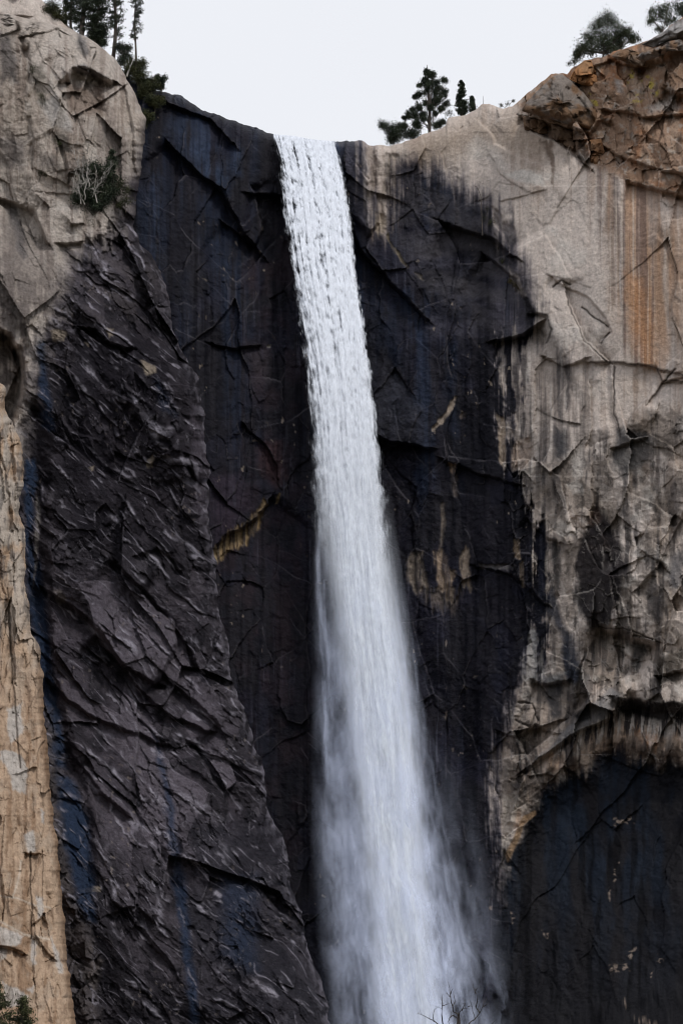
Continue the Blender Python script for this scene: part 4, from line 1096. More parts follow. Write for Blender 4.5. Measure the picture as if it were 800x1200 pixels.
# ------------------------------------------------------------------ loose rock on the rim
def boulder(outline, d0, thick, label, base, alt, seed, group="weathered boulders on the right-hand rim", shade=None):
    """A block traced in the photograph, with its own bulge, facets and back."""
    pts = np.array(outline, float)
    c = pts.mean(0)
    n_a, n_r = 120, 26
    ang = np.linspace(0, 2 * math.pi, n_a, endpoint=False)
    closed = np.concatenate([pts, pts[:1]])
    rad = np.zeros(n_a)
    for i, a in enumerate(ang):
        dx, dy = math.cos(a), math.sin(a)
        best = 0
        for (x0, y0), (x1, y1) in zip(closed[:-1], closed[1:]):
            ex, ey = x1 - x0, y1 - y0
            den = dx * ey - dy * ex
            if abs(den) < 1e-9: continue
            t = ((x0 - c[0]) * ey - (y0 - c[1]) * ex) / den
            s = ((x0 - c[0]) * dy - (y0 - c[1]) * dx) / den
            if t > 0 and -1e-6 <= s <= 1 + 1e-6: best = max(best, t)
        rad[i] = best
    rr = np.concatenate([np.linspace(0.0, 0.9, 16), np.linspace(0.93, 1.0, 5), np.linspace(0.97, 0.0, 5)])
    side = np.concatenate([np.ones(20), [0.0], -np.ones(5)])
    U = c[0] + rr[:, None] * rad[None, :] * np.cos(ang)[None, :]
    V = c[1] + rr[:, None] * rad[None, :] * np.sin(ang)[None, :]
    X, Z = U * 0.108, -V * 0.108
    bulge = np.sqrt(np.clip(1 - rr ** 2.6, 0, 1))[:, None] * side[:, None] * thick
    h, e, r = facets(X / 2.2, Z / 1.6, seed, 0.9, 0.2)
    h2, e2, r2 = facets(X / 0.8, Z / 0.7, seed + 3, 0.9, 0.25)
    edge = np.clip((1 - rr) * 8, 0, 1)[:, None]
    D = d0 + bulge + (h * 0.8 + h2 * 0.2) * edge * np.clip(thick, 0, 1.2)
    P = at(U, V, D).reshape(-1, 3)
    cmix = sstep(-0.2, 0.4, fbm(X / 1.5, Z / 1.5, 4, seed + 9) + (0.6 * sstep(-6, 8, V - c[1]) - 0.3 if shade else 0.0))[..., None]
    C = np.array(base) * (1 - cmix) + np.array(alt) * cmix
    C = C * (1 - 0.5 * sstep(0.2, 0.5, fbm(X / 0.7, Z / 2.0, 3, seed + 5))[..., None])
    C = np.concatenate([C, np.zeros(C.shape[:2] + (1,))], -1).reshape(-1, 4)
    nr = len(rr)
    i = np.arange(nr * n_a).reshape(nr, n_a); i2 = np.roll(i, -1, 1)
    q = np.stack([i[:-1], i2[:-1], i2[1:], i[1:]], -1).reshape(-1, 4)[:, ::-1]
    o = mesh_from("boulder", P, q, M_ROCK, True, C)
    return tag(o, label, "boulder", group)


def rim_d(u):
    return float(np.interp(u, HEAD["us"], -HEAD["top"][:, 1]))


def face_d(u, v):
    """Depth of the headwall at a pixel."""
    i = int(np.clip(np.searchsorted(HEAD["us"], u), 0, len(HEAD["us"]) - 1))
    s = v - float(rim_v(np.array([float(HEAD["us"][i])]))[0])
    k = int(np.clip(np.searchsorted(HEAD["ss"], s), 0, len(HEAD["ss"]) - 1))
    return float(HEAD["D"][k, i])


GREYR, BRNR, ORR = (0.21, 0.18, 0.16), (0.19, 0.118, 0.074), (0.34, 0.17, 0.08)
boulder([(610, 130), (616, 120), (632, 104), (648, 89), (658, 87), (668, 94), (683, 108), (697, 126), (701, 139), (693, 153), (668, 147), (640, 138), (624, 134)], face_d(655, 118) + 0.8, 3.4,
        "largest overhanging boulder, grey on top and brown underneath, jutting from the right-hand rim", GREYR, BRNR, 801, shade=True)
boulder([(666, 93), (672, 82), (684, 71), (692, 70), (698, 84), (700, 97), (694, 102), (682, 100), (674, 97)], face_d(684, 90) + 1.6, 1.8,
        "orange rounded boulder perched above the large grey overhanging block", ORR, (0.30, 0.17, 0.09), 811)
boulder([(716, 66), (722, 60), (734, 57), (750, 62), (757, 70), (754, 79), (738, 74), (724, 70)], face_d(736, 68) + 0.6, 1.5,
        "brown boulder with a dark crack below, to the right of the round oak", (0.2, 0.15, 0.115), BRNR, 821)
boulder([(744, 68), (752, 60), (766, 57), (784, 48), (796, 46), (806, 52), (800, 60), (788, 56), (776, 64), (762, 70), (752, 72)], face_d(775, 60) + 2.8, 2.2,
        "long flat slab with a deep black hollow under it, near the top right corner", (0.18, 0.155, 0.14), BRNR, 831)
boulder([(750, 52), (764, 45), (778, 36), (790, 27), (806, 18), (816, 34), (800, 44), (780, 49), (764, 56)], face_d(780, 46) + 0.8, 1.8,
        "pale grey sloping boulder under the tree in the top right corner", (0.30, 0.285, 0.28), (0.17, 0.15, 0.14), 841)
boulder([(612, 137), (622, 134), (640, 140), (644, 158), (632, 158), (614, 152)], face_d(628, 146) + 0.3, 1.2,
        "small brown block wedged beneath the left end of the large overhanging boulder", (0.16, 0.105, 0.072), BRNR, 851)
boulder([(645, 144), (664, 150), (682, 157), (676, 180), (662, 172), (646, 162)], face_d(662, 162) + 0.3, 1.1,
        "flat brown block beneath the middle of the large overhanging boulder", (0.17, 0.115, 0.08), (0.13, 0.09, 0.065), 861)
boulder([(690, 164), (704, 162), (708, 178), (698, 196), (691, 190)], face_d(698, 178) + 0.8, 1.2,
        "upright orange brown block beside a black slot, right of the large overhang", (0.24, 0.13, 0.07), BRNR, 871)


# ------------------------------------------------------------------ trees and shrubs
def leaf_material(name, c1, c2):
    m, nt, out = new_mat(name)
    N, L = nt.nodes.new, nt.links.new
    b = N("ShaderNodeBsdfPrincipled"); b.inputs["Roughness"].default_value = 0.75; b.inputs["Specular IOR Level"].default_value = 0.15
    g = N("ShaderNodeNewGeometry"); nz = N("ShaderNodeTexNoise"); nz.inputs["Scale"].default_value = 0.9; nz.inputs["Detail"].default_value = 4
    L(g.outputs["Position"], nz.inputs["Vector"])
    cr = N("ShaderNodeValToRGB"); cr.color_ramp.elements[0].position = 0.35; cr.color_ramp.elements[1].position = 0.68
    cr.color_ramp.elements[0].color = (*c1, 1); cr.color_ramp.elements[1].color = (*c2, 1)
    L(nz.outputs["Fac"], cr.inputs[0]); L(cr.outputs[0], b.inputs["Base Color"]); L(b.outputs[0], out.inputs["Surface"])
    return m


def bark_material(name, c1, c2):
    m, nt, out = new_mat(name)
    N, L = nt.nodes.new, nt.links.new
    b = N("ShaderNodeBsdfPrincipled"); b.inputs["Roughness"].default_value = 0.9
    g = N("ShaderNodeNewGeometry"); mp = N("ShaderNodeMapping"); mp.inputs["Scale"].default_value = (5, 5, 1.2)
    nz = N("ShaderNodeTexNoise"); nz.inputs["Scale"].default_value = 1.0; nz.inputs["Detail"].default_value = 5
    L(g.outputs["Position"], mp.inputs[0]); L(mp.outputs[0], nz.inputs["Vector"])
    cr = N("ShaderNodeValToRGB"); cr.color_ramp.elements[0].position = 0.3; cr.color_ramp.elements[1].position = 0.7
    cr.color_ramp.elements[0].color = (*c1, 1); cr.color_ramp.elements[1].color = (*c2, 1)
    L(nz.outputs["Fac"], cr.inputs[0]); L(cr.outputs[0], b.inputs["Base Color"]); L(b.outputs[0], out.inputs["Surface"])
    return m


M_NEEDLE = leaf_material("dark_needles", (0.020, 0.028, 0.020), (0.052, 0.066, 0.040))
M_OAK = leaf_material("oak_leaves", (0.032, 0.044, 0.028), (0.085, 0.100, 0.060))
M_BRUSH = leaf_material("brush_leaves", (0.024, 0.030, 0.016), (0.075, 0.078, 0.035))
M_DRY = leaf_material("dry_tufts", (0.06, 0.05, 0.02), (0.17, 0.14, 0.06))
M_BARK = bark_material("bark", (0.035, 0.028, 0.024), (0.11, 0.09, 0.075))
M_BLEACH = bark_material("bleached_wood", (0.30, 0.28, 0.26), (0.52, 0.49, 0.46))
M_TWIG = bark_material("wet_twigs", (0.012, 0.010, 0.010), (0.05, 0.04, 0.036))


class Wood:
    def __init__(self): self.v, self.f, self.n = [], [], 0

    def tube(self, pts, r0, r1, sides=6):
        pts = np.asarray(pts, float); n = len(pts)
        rad = np.linspace(r0, r1, n)
        tan = np.gradient(pts, axis=0); tan /= np.linalg.norm(tan, axis=1, keepdims=True) + 1e-9
        ref = np.where(np.abs(tan[:, 2:3]) > 0.9, np.array([[1.0, 0, 0]]), np.array([[0, 0, 1.0]]))
        a = np.cross(tan, ref); a /= np.linalg.norm(a, axis=1, keepdims=True) + 1e-9
        b = np.cross(tan, a)
        th = np.linspace(0, 2 * math.pi, sides, endpoint=False)
        P = pts[:, None] + rad[:, None, None] * (np.cos(th)[None, :, None] * a[:, None] + np.sin(th)[None, :, None] * b[:, None])
        i = self.n + np.arange(n * sides).reshape(n, sides); j = np.roll(i, -1, 1)
        self.v.append(P.reshape(-1, 3)); self.f.append(np.stack([i[:-1], j[:-1], j[1:], i[1:]], -1).reshape(-1, 4))
        self.n += n * sides

    def limb(self, rng, p0, p1, r0, r1, wob=0.08, n=7, sides=5):
        p0, p1 = np.asarray(p0, float), np.asarray(p1, float)
        t = np.linspace(0, 1, n)[:, None]
        L = np.linalg.norm(p1 - p0)
        w = np.cumsum(rng.normal(0, wob * L / n, (n, 3)), 0); w -= t * w[-1]
        pts = p0 + (p1 - p0) * t + w
        self.tube(pts, r0, r1, sides)
        return pts

    def build(self, name, mat, parent):
        return mesh_from(name, np.concatenate(self.v), np.concatenate(self.f), mat, True, None, parent)


def leaves(name, centres, size, mat, parent, rng, flat=0.0):
    """Leaf-sized faces at the given points, turned every way."""
    n = len(centres)
    a = rng.normal(0, 1, (n, 3)); a[:, 2] *= (1 - flat); a /= np.linalg.norm(a, axis=1, keepdims=True)
    b = rng.normal(0, 1, (n, 3)); b -= a * (a * b).sum(1, keepdims=True); b /= np.linalg.norm(b, axis=1, keepdims=True)
    s = size * rng.uniform(0.55, 1.35, (n, 1)); w = s * rng.uniform(0.25, 0.5, (n, 1))
    P = np.stack([centres - a * s * 0.5, centres + b * w * 0.5, centres + a * s * 0.5, centres - b * w * 0.5], 1)
    i = np.arange(n * 4).reshape(n, 4)
    return mesh_from(name, P.reshape(-1, 3), i, mat, False, None, parent)


def conifer(base, height, spread, label, seed, name="conifer_tree", dense=1.0, ragged=0.35, lean=0.0, first=0.12, group="trees on the cliff top", trunk_r=None, bark=None, leaf=None, droop=0.25, blobs=False):
    rng = np.random.default_rng(seed)
    root = empty(name, base); tag(root, label, "tree", group)
    W = Wood(); cs = []
    r0 = trunk_r or 0.022 * height + 0.05
    tz = np.linspace(0, 1, 14)
    tp = np.stack([lean * height * tz + 0.012 * height * np.sin(tz * 7 + seed), 0.01 * height * np.cos(tz * 5 + seed), height * tz], 1)
    W.tube(tp, r0, 0.02, 8)
    n_b = int(height * 6.5 * dense) + 8
    for i in range(n_b):
        t = first + (1 - first) * ((i + rng.uniform(0, 1)) / n_b)
        p = np.array([np.interp(t, tz, tp[:, k]) for k in range(3)])
        prof = (1 - t) ** 0.75 * min(1.0, 0.45 + (t - first) * 3.0) if not blobs else math.sin(math.pi * min(1, 0.18 + 0.8 * (t - first) / (1 - first))) ** 0.7
        Lb = spread * prof * rng.uniform(1 - ragged * 1.6, 1 + ragged * 0.5) + 0.15
        if Lb < 0.15: continue
        a = rng.uniform(0, 6.283)
        d = np.array([math.cos(a), math.sin(a), rng.uniform(-droop, 0.35 if not blobs else 0.75)])
        tip = p + d * Lb
        W.limb(rng, p, tip, r0 * 0.22 * (1 - t) + 0.018, 0.012, 0.12, 5, 4)
        m = int((20 + 60 * Lb) * max(dense, 0.8))
        q = rng.uniform(0.22, 1.02, m) ** 0.7
        c = p[None] + (tip - p)[None] * q[:, None]
        sp = (0.09 + 0.13 * Lb * (1.0 if not blobs else 1.6)) * np.ones(3); sp[2] *= 0.55 if not blobs else 0.9
        cs.append(c + rng.normal(0, 1, (m, 3)) * sp)
    tipn = 26
    cs.append(np.array([tp[-1]]) + np.stack([rng.normal(0, 0.06, tipn), rng.normal(0, 0.06, tipn), rng.uniform(-0.9, 0.1, tipn)], 1))
    W.build("trunk", bark or M_BARK, root)
    leaves("crown", np.concatenate(cs), 0.30 if height > 5 else 0.22, leaf or M_NEEDLE, root, rng, 0.2)
    return root


def leafy(base, clumps, label, seed, name="oak_tree", cat="tree", group=None, size=0.26, per=150, mat=None, bark=None, stem=0.12, parts=("trunk", "crown")):
    """Forking limbs from the base out to uneven clumps of leaves; clumps = (dx, dy, dz, radius) in metres."""
    rng = np.random.default_rng(seed)
    root = empty(name, base); tag(root, label, cat, group)
    W = Wood(); cs = []
    mean = np.mean([c[:3] for c in clumps], 0)
    fork = mean * 0.35
    W.limb(rng, (0, 0, -0.4), fork, stem, stem * 0.75, 0.06, 6, 7)
    for dx, dy, dz, r in clumps:
        p = W.limb(rng, fork * rng.uniform(0.5, 1.0), (dx, dy, dz), stem * 0.5, 0.02, 0.14, 7, 5)
        n_s = max(4, int(r * 7))
        for _ in range(n_s):
            v = rng.normal(0, 1, 3); v /= np.linalg.norm(v)
            q = np.array([dx, dy, dz]) + v * r * rng.uniform(0.35, 1.0) * np.array([1, 1, 0.8])
            W.limb(rng, p[rng.integers(3, 7)], q, 0.03, 0.01, 0.15, 5, 4)
            m = int(per * r / n_s * 6 * rng.uniform(0.4, 1.4))
            cs.append(q + rng.normal(0, 1, (m, 3)) * r * 0.46)
    W.build(parts[0], bark or M_BARK, root)
    leaves(parts[1], np.concatenate(cs), size * 0.85, mat or M_OAK, root, rng)
    return root


def px_clumps(u0, v0, d, pts, depth=0.6, seed=1):
    """Clump centres given in pixels round a base pixel, at depth d."""
    rng = np.random.default_rng(seed)
    k = metres_per_px(u0, v0, d)
    b = at(u0, v0, d)
    res = []
    for (u, v, r) in pts:
        q = at(u, v, d) - b
        res.append((q[0], rng.uniform(-1, 1) * depth * r * k, q[2], r * k))
    return b, res


def shrub(u0, v0, d, pts, label, seed, mat=None, group=None, size=0.22, per=150, name="shrub", stem=0.05, bark=None):
    b, cl = px_clumps(u0, v0, d, pts, 0.8, seed)
    return leafy(b, cl, label, seed, name, "shrub", group, size, per, mat or M_BRUSH, bark, stem, ("stem", "foliage"))


def height_px(u, v0, v1, d):
    return float(at(u, v1, d)[2] - at(u, v0, d)[2])


# right-hand rim
d = rim_d(503) - 0.8
b_, cl = px_clumps(503, 162, d, [(499, 80, 3), (502, 86, 4), (497, 90, 3.5), (506, 90, 4), (500, 96, 5), (509, 97, 4), (493, 99, 3.5), (504, 102, 5), (514, 101, 4), (520, 94, 3.5), (519, 103, 4), (510, 108, 5), (498, 108, 4), (490, 109, 3.5), (486, 112, 3), (518, 112, 5), (506, 115, 5), (522, 118, 4),
    (512, 120, 5), (499, 120, 4), (490, 124, 4), (484, 128, 4), (517, 126, 4), (505, 127, 4), (478, 134, 4), (486, 135, 4), (495, 133, 4), (474, 136, 2.5), (510, 133, 3), (496, 142, 4), (488, 144, 4), (512, 146, 4), (518, 140, 3)], 1.6, 4)
pine_h = height_px(502, 162, 76, d)
root = leafy(b_, cl, "largest ragged dark pine standing on the rim right of the waterfall", 21, "pine_tree", "tree", "trees on the right-hand rim", 0.27, 300, M_NEEDLE, None, 0.1, ("branches", "crown"))
W = Wood(); W.tube([(0, 0, -0.5), (0.05, 0, pine_h * 0.35), (-0.05, 0, pine_h * 0.7), (-0.2, 0, pine_h)], 0.24, 0.03, 8)
W.build("trunk", M_BARK, root)
d = rim_d(460) - 0.6
shrub(462, 170, d, [(449, 146, 5), (455, 152, 7), (463, 159, 7), (468, 150, 4), (460, 164, 6)], "dark leaning juniper bush, first greenery right of the waterfall lip", 22, M_NEEDLE, "bushes around the rim pine", 0.27, 380)
d = rim_d(480) - 0.6
shrub(480, 166, d, [(473, 150, 5), (478, 156, 6), (486, 158, 6), (490, 150, 4)], "dark low bush between the leaning juniper and the big pine", 23, M_NEEDLE, "bushes around the rim pine", 0.27, 360)
d = rim_d(516) - 0.8
shrub(516, 156, d, [(516, 142, 5), (512, 148, 5), (526, 132, 4)], "small thin bush at the right foot of the big rim pine", 24, M_NEEDLE, "bushes around the rim pine", 0.22, 130)
d = rim_d(541) - 0.8
conifer(at(541, 139, d), height_px(541, 139, 95, d), 0.85, "small pointed fir right of the ragged rim pine", 25, "fir_tree", 1.5, 0.3, 0.0, 0.1, "trees on the right-hand rim", 0.07)
d = rim_d(553) - 0.8
conifer(at(553, 133, d), height_px(553, 133, 113, d), 0.36, "tiniest fir on the rim, just right of the small pointed fir", 26, "fir_tree", 1.8, 0.3, 0.0, 0.1, "trees on the right-hand rim", 0.04)
d = rim_d(566) - 0.6
root = empty("dead_sapling", at(566, 125, d)); tag(root, "thin bare dead pole rising from the reddish knob on the rim", "tree", "trees on the right-hand rim")
W = Wood(); W.tube([(0, 0, -0.3), (0.02, 0, 0.8), (0.0, 0, 1.7)], 0.05, 0.015, 6); W.tube([(0.01, 0, 0.8), (0.15, 0.1, 1.0)], 0.02, 0.008, 4); W.build("trunk", M_BARK, root)
d = rim_d(590) - 0.5
shrub(590, 128, d, [(586, 123, 2.4), (594, 122, 2.6), (601, 119, 2.2)], "tiny scrub on the rim left of the boulders", 27, M_BRUSH, None, 0.16, 120)
d = rim_d(706) - 0.8
b_, cl = px_clumps(706, 68, d, [(680, 56, 7), (674, 61, 5), (690, 44, 8), (700, 30, 9), (712, 26, 9), (706, 42, 11), (716, 60, 7), (684, 56, 7), (704, 54, 8), (724, 42, 7), (722, 34, 9), (733, 38, 7), (741, 44, 6), (718, 48, 9), (695, 57, 7), (728, 50, 6)], 0.9, 5)
leafy(b_, cl, "round bushy oak on the rim above the orange boulder", 28, "oak_tree", "tree", "trees on the right-hand rim", 0.29, 240, M_OAK, None, 0.16)
d = rim_d(674) - 0.5
shrub(672, 79, d, [(666, 76, 3), (672, 72, 4), (679, 68, 4)], "low bush on the rim under the left side of the oak", 29, M_BRUSH, None, 0.2, 120)
d = rim_d(746) - 0.5
shrub(746, 54, d, [(741, 50, 3), (748, 47, 4)], "low bush on the rim right of the oak", 30, M_BRUSH, None, 0.2, 120)
d = rim_d(776) - 0.8
b_, cl = px_clumps(776, 42, d, [(764, 24, 6), (772, 14, 8), (782, 10, 8), (779, 24, 7), (763, 13, 4), (786, 22, 6), (770, 32, 5)], 0.9, 6)
leafy(b_, cl, "airy small oak under the dark crown in the top right corner", 31, "oak_tree", "tree", "trees on the right-hand rim", 0.27, 170, M_OAK, None, 0.12)
d = rim_d(800) - 1.5
b_, cl = px_clumps(800, 24, d, [(796, 8, 7), (802, 2, 9), (810, 8, 9), (798, 16, 6)], 0.9, 7)
leafy(b_, cl, "dark dense tree cut off by the top right corner", 32, "oak_tree", "tree", "trees on the right-hand rim", 0.26, 190, M_NEEDLE, None, 0.14)

# trees standing on the buttress top at upper left
def but_d(v):
    return float(np.interp(v, BUT["vs"], -BUT["edge"][:, 1]))


def top_tree(u, v0, v1, spread, label, seed, back=2.5, **kw):
    d = but_d(v0) - back
    return conifer(at(u, v0 + 6, d), height_px(u, v0 + 6, v1, d), spread, label, seed, kw.pop("name", "conifer_tree"), group="conifers on the left cliff top", **kw)


d = but_d(22) - 3
root = empty("dead_tree", at(43, 30, d)); tag(root, "pale bleached bare trunk at the top left, cut off by the frame", "tree", "conifers on the left cliff top")
W = Wood(); hh = height_px(43, 30, -70, d); rg = np.random.default_rng(3)
p = W.limb(rg, (0, 0, -1), (0.25, 0, hh), 0.34, 0.2, 0.02, 9, 8)
for k in (4, 5, 6, 7): W.limb(rg, p[k], p[k] + np.array([rg.uniform(-1, 1), 0.3, 0.6]), 0.06, 0.015, 0.1, 5, 5)
W.build("trunk", M_BLEACH, root)
top_tree(84, 34, -95, 1.5, "slim dark conifer just right of the bleached trunk", 41, dense=0.8, first=0.1, trunk_r=0.2, ragged=0.5)
top_tree(77, 33, -60, 1.2, "thin dark conifer behind the brush right of the bleached trunk", 46, 4.5, dense=0.7, first=0.2, trunk_r=0.14, ragged=0.5)
top_tree(98, 42, -120, 2.6, "thickest trunked dark conifer in the top left group", 42, dense=1.0, first=0.06, trunk_r=0.38, ragged=0.5)
top_tree(112, 48, -60, 1.9, "dense dark conifer filling the gap between the two thick trunks", 43, 4.0, dense=1.3, first=0.05, trunk_r=0.22, ragged=0.4)
top_tree(132, 66, -90, 1.9, "dark conifer with a bare lower trunk and broken side limbs", 44, dense=0.6, first=0.18, trunk_r=0.30, ragged=0.6)
top_tree(157, 84, -50, 1.35, "slender sparse conifer, rightmost of the top left group", 45, 2.0, dense=0.55, first=0.30, trunk_r=0.17, ragged=0.6, lean=0.01)
d = but_d(84) - 1.5
root = empty("dead_tree", at(149, 86, d)); tag(root, "short bleached snag leaning at the foot of the slender sparse conifer", "tree")
W = Wood(); W.limb(rg, (0, 0, -0.5), (1.1, 0, 2.9), 0.16, 0.03, 0.06, 7, 6); W.limb(rg, (0.4, 0, 1.1), (0.1, 0.2, 2.1), 0.06, 0.02, 0.06, 5, 5); W.build("trunk", M_BLEACH, root)
G = "brush along the upper left slope"
for i, (u0, v0, pts, lab, mt) in enumerate([
    (62, 30, [(54, 18, 7), (62, 12, 8), (70, 18, 8), (76, 24, 6), (66, 24, 6)], "olive brush between the bleached trunk and the first conifers", M_BRUSH),
    (28, 26, [(30, 8, 6), (36, 14, 5), (24, 6, 6)], "dark brush left of the bleached trunk", M_BRUSH),
    (118, 56, [(110, 44, 6), (118, 40, 8), (122, 50, 5)], "dark brush below the thick trunked conifer", M_NEEDLE),
    (146, 76, [(140, 56, 6), (146, 64, 7), (150, 54, 5), (143, 70, 5)], "dark brush around the foot of the bare trunked conifer", M_NEEDLE),
]):
    shrub(u0, v0, but_d(v0) - 1.6, pts, lab, 60 + i, mt, G, 0.27, 360)
for i, (u0, v0, pts, lab, mt) in enumerate([
    (162, 104, [(150, 82, 7), (156, 76, 7), (160, 88, 7), (166, 90, 8), (172, 96, 7), (164, 76, 6)], "tall brush on the slope below the slender sparse conifer", M_BRUSH),
    (178, 112, [(174, 102, 7), (182, 104, 6), (178, 94, 6), (170, 108, 7)], "rounded brush in the middle of the slope", M_BRUSH),
    (190, 108, [(188, 100, 4), (192, 95, 4), (185, 92, 3)], "small twiggy bush at the skyline end of the slope", M_NEEDLE),
    (182, 130, [(174, 118, 6), (182, 122, 6), (190, 118, 5)], "olive bush lowest on the slope, above the dark wall", M_BRUSH),
    (172, 148, [(168, 134, 6), (176, 138, 5), (170, 144, 4)], "dark bush in the cleft where the pale buttress meets the dark wall", M_BRUSH),
]):
    shrub(u0, v0, face_d(u0, v0) + 0.6, pts, lab, 70 + i, mt, G, 0.27, 420)

# plants on the pale buttress face
def buttress_d(u, v):
    hit = None
    dg = bpy.context.evaluated_depsgraph_get()
    o = np.array(CAM); t = at(u, v, 0.0)
    ok, loc, *_ = SC.ray_cast(dg, Vector(o), Vector(t - o).normalized(), distance=600.0)
    return -loc.y if ok else 15.0


bpy.context.view_layer.update()
dB = buttress_d(112, 238)
shrub(112, 262, dB + 0.4, [(100, 212, 9), (110, 200, 9), (118, 216, 11), (104, 228, 10), (122, 232, 10), (132, 222, 9), (112, 244, 8), (128, 206, 7), (96, 222, 8), (92, 236, 7), (116, 204, 9), (108, 236, 11)], "large dark green bush growing in the cleft of the pale buttress", 81, M_NEEDLE, None, 0.3, 330, stem=0.14)
shrub(132, 232, dB + 0.2, [(131, 178, 3), (131, 186, 4.5), (132, 196, 6), (133, 206, 7)], "narrow upright green juniper at the top of the buttress cleft", 82, M_NEEDLE, None, 0.26, 330, stem=0.08)
shrub(148, 246, dB - 0.2, [(142, 218, 6), (150, 226, 7), (146, 236, 6), (140, 240, 5)], "thin grey green bush at the right of the buttress cleft", 83, M_BRUSH, None, 0.22, 150, stem=0.05)
shrub(98, 276, dB + 0.6, [(92, 246, 5), (98, 256, 7), (104, 264, 6), (90, 262, 5)], "small dark bush hanging below the large one in the buttress cleft", 84, M_NEEDLE, None, 0.22, 120, stem=0.05)
root = empty("dead_shrub", at(106, 236, dB + 1.5)); tag(root, "bleached bare branching shrub above the large green bush on the buttress", "shrub")
W = Wood(); rg = np.random.default_rng(8)
k_ = metres_per_px(105, 200, dB)
for i in range(13):
    a = rg.uniform(-0.75, 0.55); ln = rg.uniform(24, 58) * k_
    st_ = np.array([rg.uniform(-1.3, 0.9), rg.uniform(-0.6, 0.3), rg.uniform(-0.8, 2.6)])
    tip = st_ + np.array([math.sin(a) * ln, rg.uniform(-0.5, 0.3) * ln, math.cos(a) * ln * 0.8])
    p = W.limb(rg, st_, tip, 0.085, 0.025, 0.34, 9, 5)
    for j in range(2, 9):
        e_ = p[j] + rg.normal(0, 0.75, 3) + np.array([0, -0.2, 0.15])
        b2 = W.limb(rg, p[j], e_, 0.04, 0.014, 0.3, 6, 4)
        for k in (2, 4):
            W.limb(rg, b2[k], b2[k] + rg.normal(0, 0.4, 3), 0.022, 0.01, 0.25, 4, 4)
W.build("stem", M_BLEACH, root)
for i, (u0, v0, pts, lab) in enumerate([
    (42, 96, [(38, 84, 4), (44, 90, 4), (40, 80, 3)], "little green tuft in the upper crack of the pale buttress"),
    (50, 122, [(48, 112, 3), (52, 118, 3)], "little green tuft just below the upper crack tuft"),
    (47, 208, [(44, 202, 3), (50, 204, 3.5), (54, 205, 2.5)], "flat green tuft on a ledge left of the large bush"),
    (67, 176, [(64, 165, 3), (70, 170, 3)], "dark tuft in the notch left of the bleached shrub"),
]):
    shrub(u0, v0, buttress_d(u0, v0) + 0.1, pts, lab, 90 + i, M_BRUSH, "tufts on the pale buttress", 0.16, 130)

# the planted ledge right of the fall
for i, (u0, v0, pts, lab, mt) in enumerate([
    (541, 270, [(534, 265, 3), (540, 266, 3), (547, 269, 3)], "dry golden tuft at the left end of the ledge", M_DRY),
    (562, 276, [(555, 271, 3.5), (562, 272, 4), (570, 276, 3.5)], "dry golden green tuft under the bent sapling on the ledge", M_DRY),
    (583, 290, [(578, 281, 4), (585, 284, 4.5), (590, 290, 4)], "green bush on the ledge right of the bent sapling", M_BRUSH),
    (592, 318, [(588, 308, 4), (594, 313, 4), (600, 322, 3.5)], "olive bush in the crack below the ledge", M_BRUSH),
    (603, 338, [(598, 330, 3), (604, 333, 3), (610, 338, 2.5)], "lowest dry tuft in the crack below the ledge", M_DRY),
    (571, 262, [(570, 244, 4), (573, 254, 5), (576, 262, 4)], "dark leafy bush climbing behind the bent sapling", M_BRUSH),
]):
    shrub(u0, v0, buttress_d(u0, v0 + 2) + 0.1, pts, lab, 100 + i, mt, "tufts along the ledge right of the fall", 0.17, 140)
d = buttress_d(565, 274) + 0.5
root = empty("dead_sapling", at(565, 274, d)); tag(root, "bent dead sapling standing on the ledge right of the waterfall", "tree")
W = Wood(); P_ = lambda u, v: at(u, v, d) - at(565, 274, d)
W.tube([P_(565, 276), P_(564, 250), P_(563, 230), P_(560, 222), P_(557, 218)], 0.07, 0.03, 6)
W.tube([P_(560, 222), P_(562, 214), P_(568, 216)], 0.04, 0.012, 5); W.tube([P_(557, 218), P_(554, 222), P_(553, 228)], 0.03, 0.01, 5)
for k in range(9):
    v = 232 + k * 4.5
    W.tube([P_(564, v), P_(564 + (3.5 if k % 2 else -3.5), v - 3)], 0.02, 0.008, 4)
W.build("trunk", M_BARK, root)

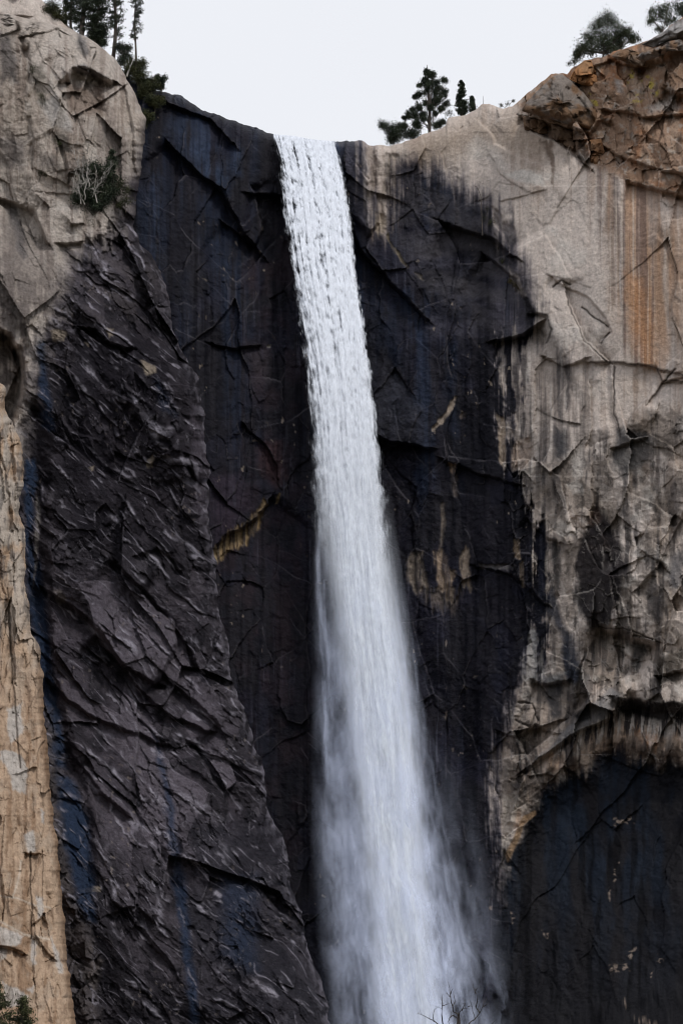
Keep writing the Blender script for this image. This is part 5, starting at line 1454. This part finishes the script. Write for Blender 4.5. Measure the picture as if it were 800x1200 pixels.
# ------------------------------------------------------------------ treetops standing in front, far below the fall
d = 185.0
base = at(536, 1165, d); base[2] = 0.0
root = empty("bare_tree", base); tag(root, "leafless dark tree top in front of the spray at the bottom", "tree")
W = Wood(); rg = np.random.default_rng(12)
Q = lambda u, v, y=0.0: at(u, v, d) + np.array([0, y, 0]) - base
W.tube([(0, 0, -0.5), Q(536, 1600), Q(535, 1300), Q(537, 1225), Q(537, 1200), Q(537, 1187)], 0.26, 0.05, 8)
segs = [
    [(537, 1190), (532, 1184), (528, 1176), (527, 1166), (526, 1158), (525, 1152)], [(537, 1188), (541, 1183), (548, 1180)], [(537, 1194), (531, 1189), (527, 1192), (525, 1198), (528, 1206)],
    [(530, 1181), (533, 1172), (531, 1165)], [(537, 1215), (548, 1202), (556, 1194), (562, 1187), (566, 1178), (570, 1170)], [(562, 1187), (558, 1180), (559, 1168), (556, 1162)],
    [(556, 1194), (554, 1184), (552, 1176)], [(536, 1220), (520, 1206), (508, 1196), (498, 1190), (489, 1186)], [(520, 1206), (517, 1190), (518, 1174), (517, 1168)], [(508, 1198), (507, 1190), (509, 1184)],
    [(517, 1180), (522, 1177), (526, 1175)], [(541, 1183), (544, 1176), (545, 1170)], [(566, 1180), (572, 1176)], [(537, 1230), (556, 1214), (572, 1204), (580, 1196)], [(535, 1240), (512, 1222), (502, 1214), (496, 1206)],
    [(548, 1180), (553, 1178)], [(527, 1166), (530, 1160)], [(527, 1168), (523, 1162)], [(556, 1164), (553, 1158)], [(556, 1164), (559, 1158)],
]
for s_ in segs:
    pts = [Q(u, v, rg.uniform(-0.5, 0.5)) for u, v in s_]
    fine = []
    for a, b in zip(pts[:-1], pts[1:]):
        for t in (0, 0.5): fine.append(a + (b - a) * t + rg.normal(0, 0.012, 3))
    fine.append(pts[-1])
    W.tube(fine, 0.035 if len(s_) > 3 else 0.022, 0.008, 5)
    for k in range(1, len(fine)):
        if rg.uniform() < 0.55: W.tube([fine[k], fine[k] + rg.normal(0, 0.12, 3) + np.array([0, 0, 0.14])], 0.009, 0.004, 4)
W.build("trunk", M_TWIG, root)

d = 190.0
for (u, v_top, h_px, sp, lab, sd) in [(-2, 1152, 60, 1.9, "green conifer top cut off by the lower left corner", 201), (27, 1166, 60, 1.6, "olive green conifer top right of the lower left corner tree", 202)]:
    p = at(u, v_top, d); hgt = float(p[2]); p = p.copy(); p[2] = 0.0
    rng = np.random.default_rng(sd)
    root = empty("conifer_tree", p); tag(root, lab, "tree", "treetops in the lower left corner")
    W = Wood(); cs = []
    W.tube([(0, 0, -0.3), (0.1, 0, hgt * 0.5), (0, 0, hgt)], 0.3, 0.02, 8)
    for i in range(230):
        z = hgt - rng.uniform(0, 1) ** 0.8 * 9.0
        Lb = min(3.6, 0.12 + (hgt - z) * sp * 0.30) * rng.uniform(0.5, 1.15)
        a = rng.uniform(0, 6.283)
        tip = np.array([math.cos(a) * Lb, math.sin(a) * Lb, z + rng.uniform(-0.1, 0.35) * Lb])
        W.limb(rng, (0, 0, z), tip, 0.03, 0.008, 0.1, 5, 4)
        m_ = int(26 + 60 * Lb); q = rng.uniform(0.15, 1.02, m_)
        cs.append(np.array([0, 0, z])[None] + (tip - np.array([0, 0, z]))[None] * q[:, None] + rng.normal(0, 0.09, (m_, 3)))
    W.build("trunk", M_BARK, root)
    leaves("crown", np.concatenate(cs), 0.15, M_BRUSH, root, rng)
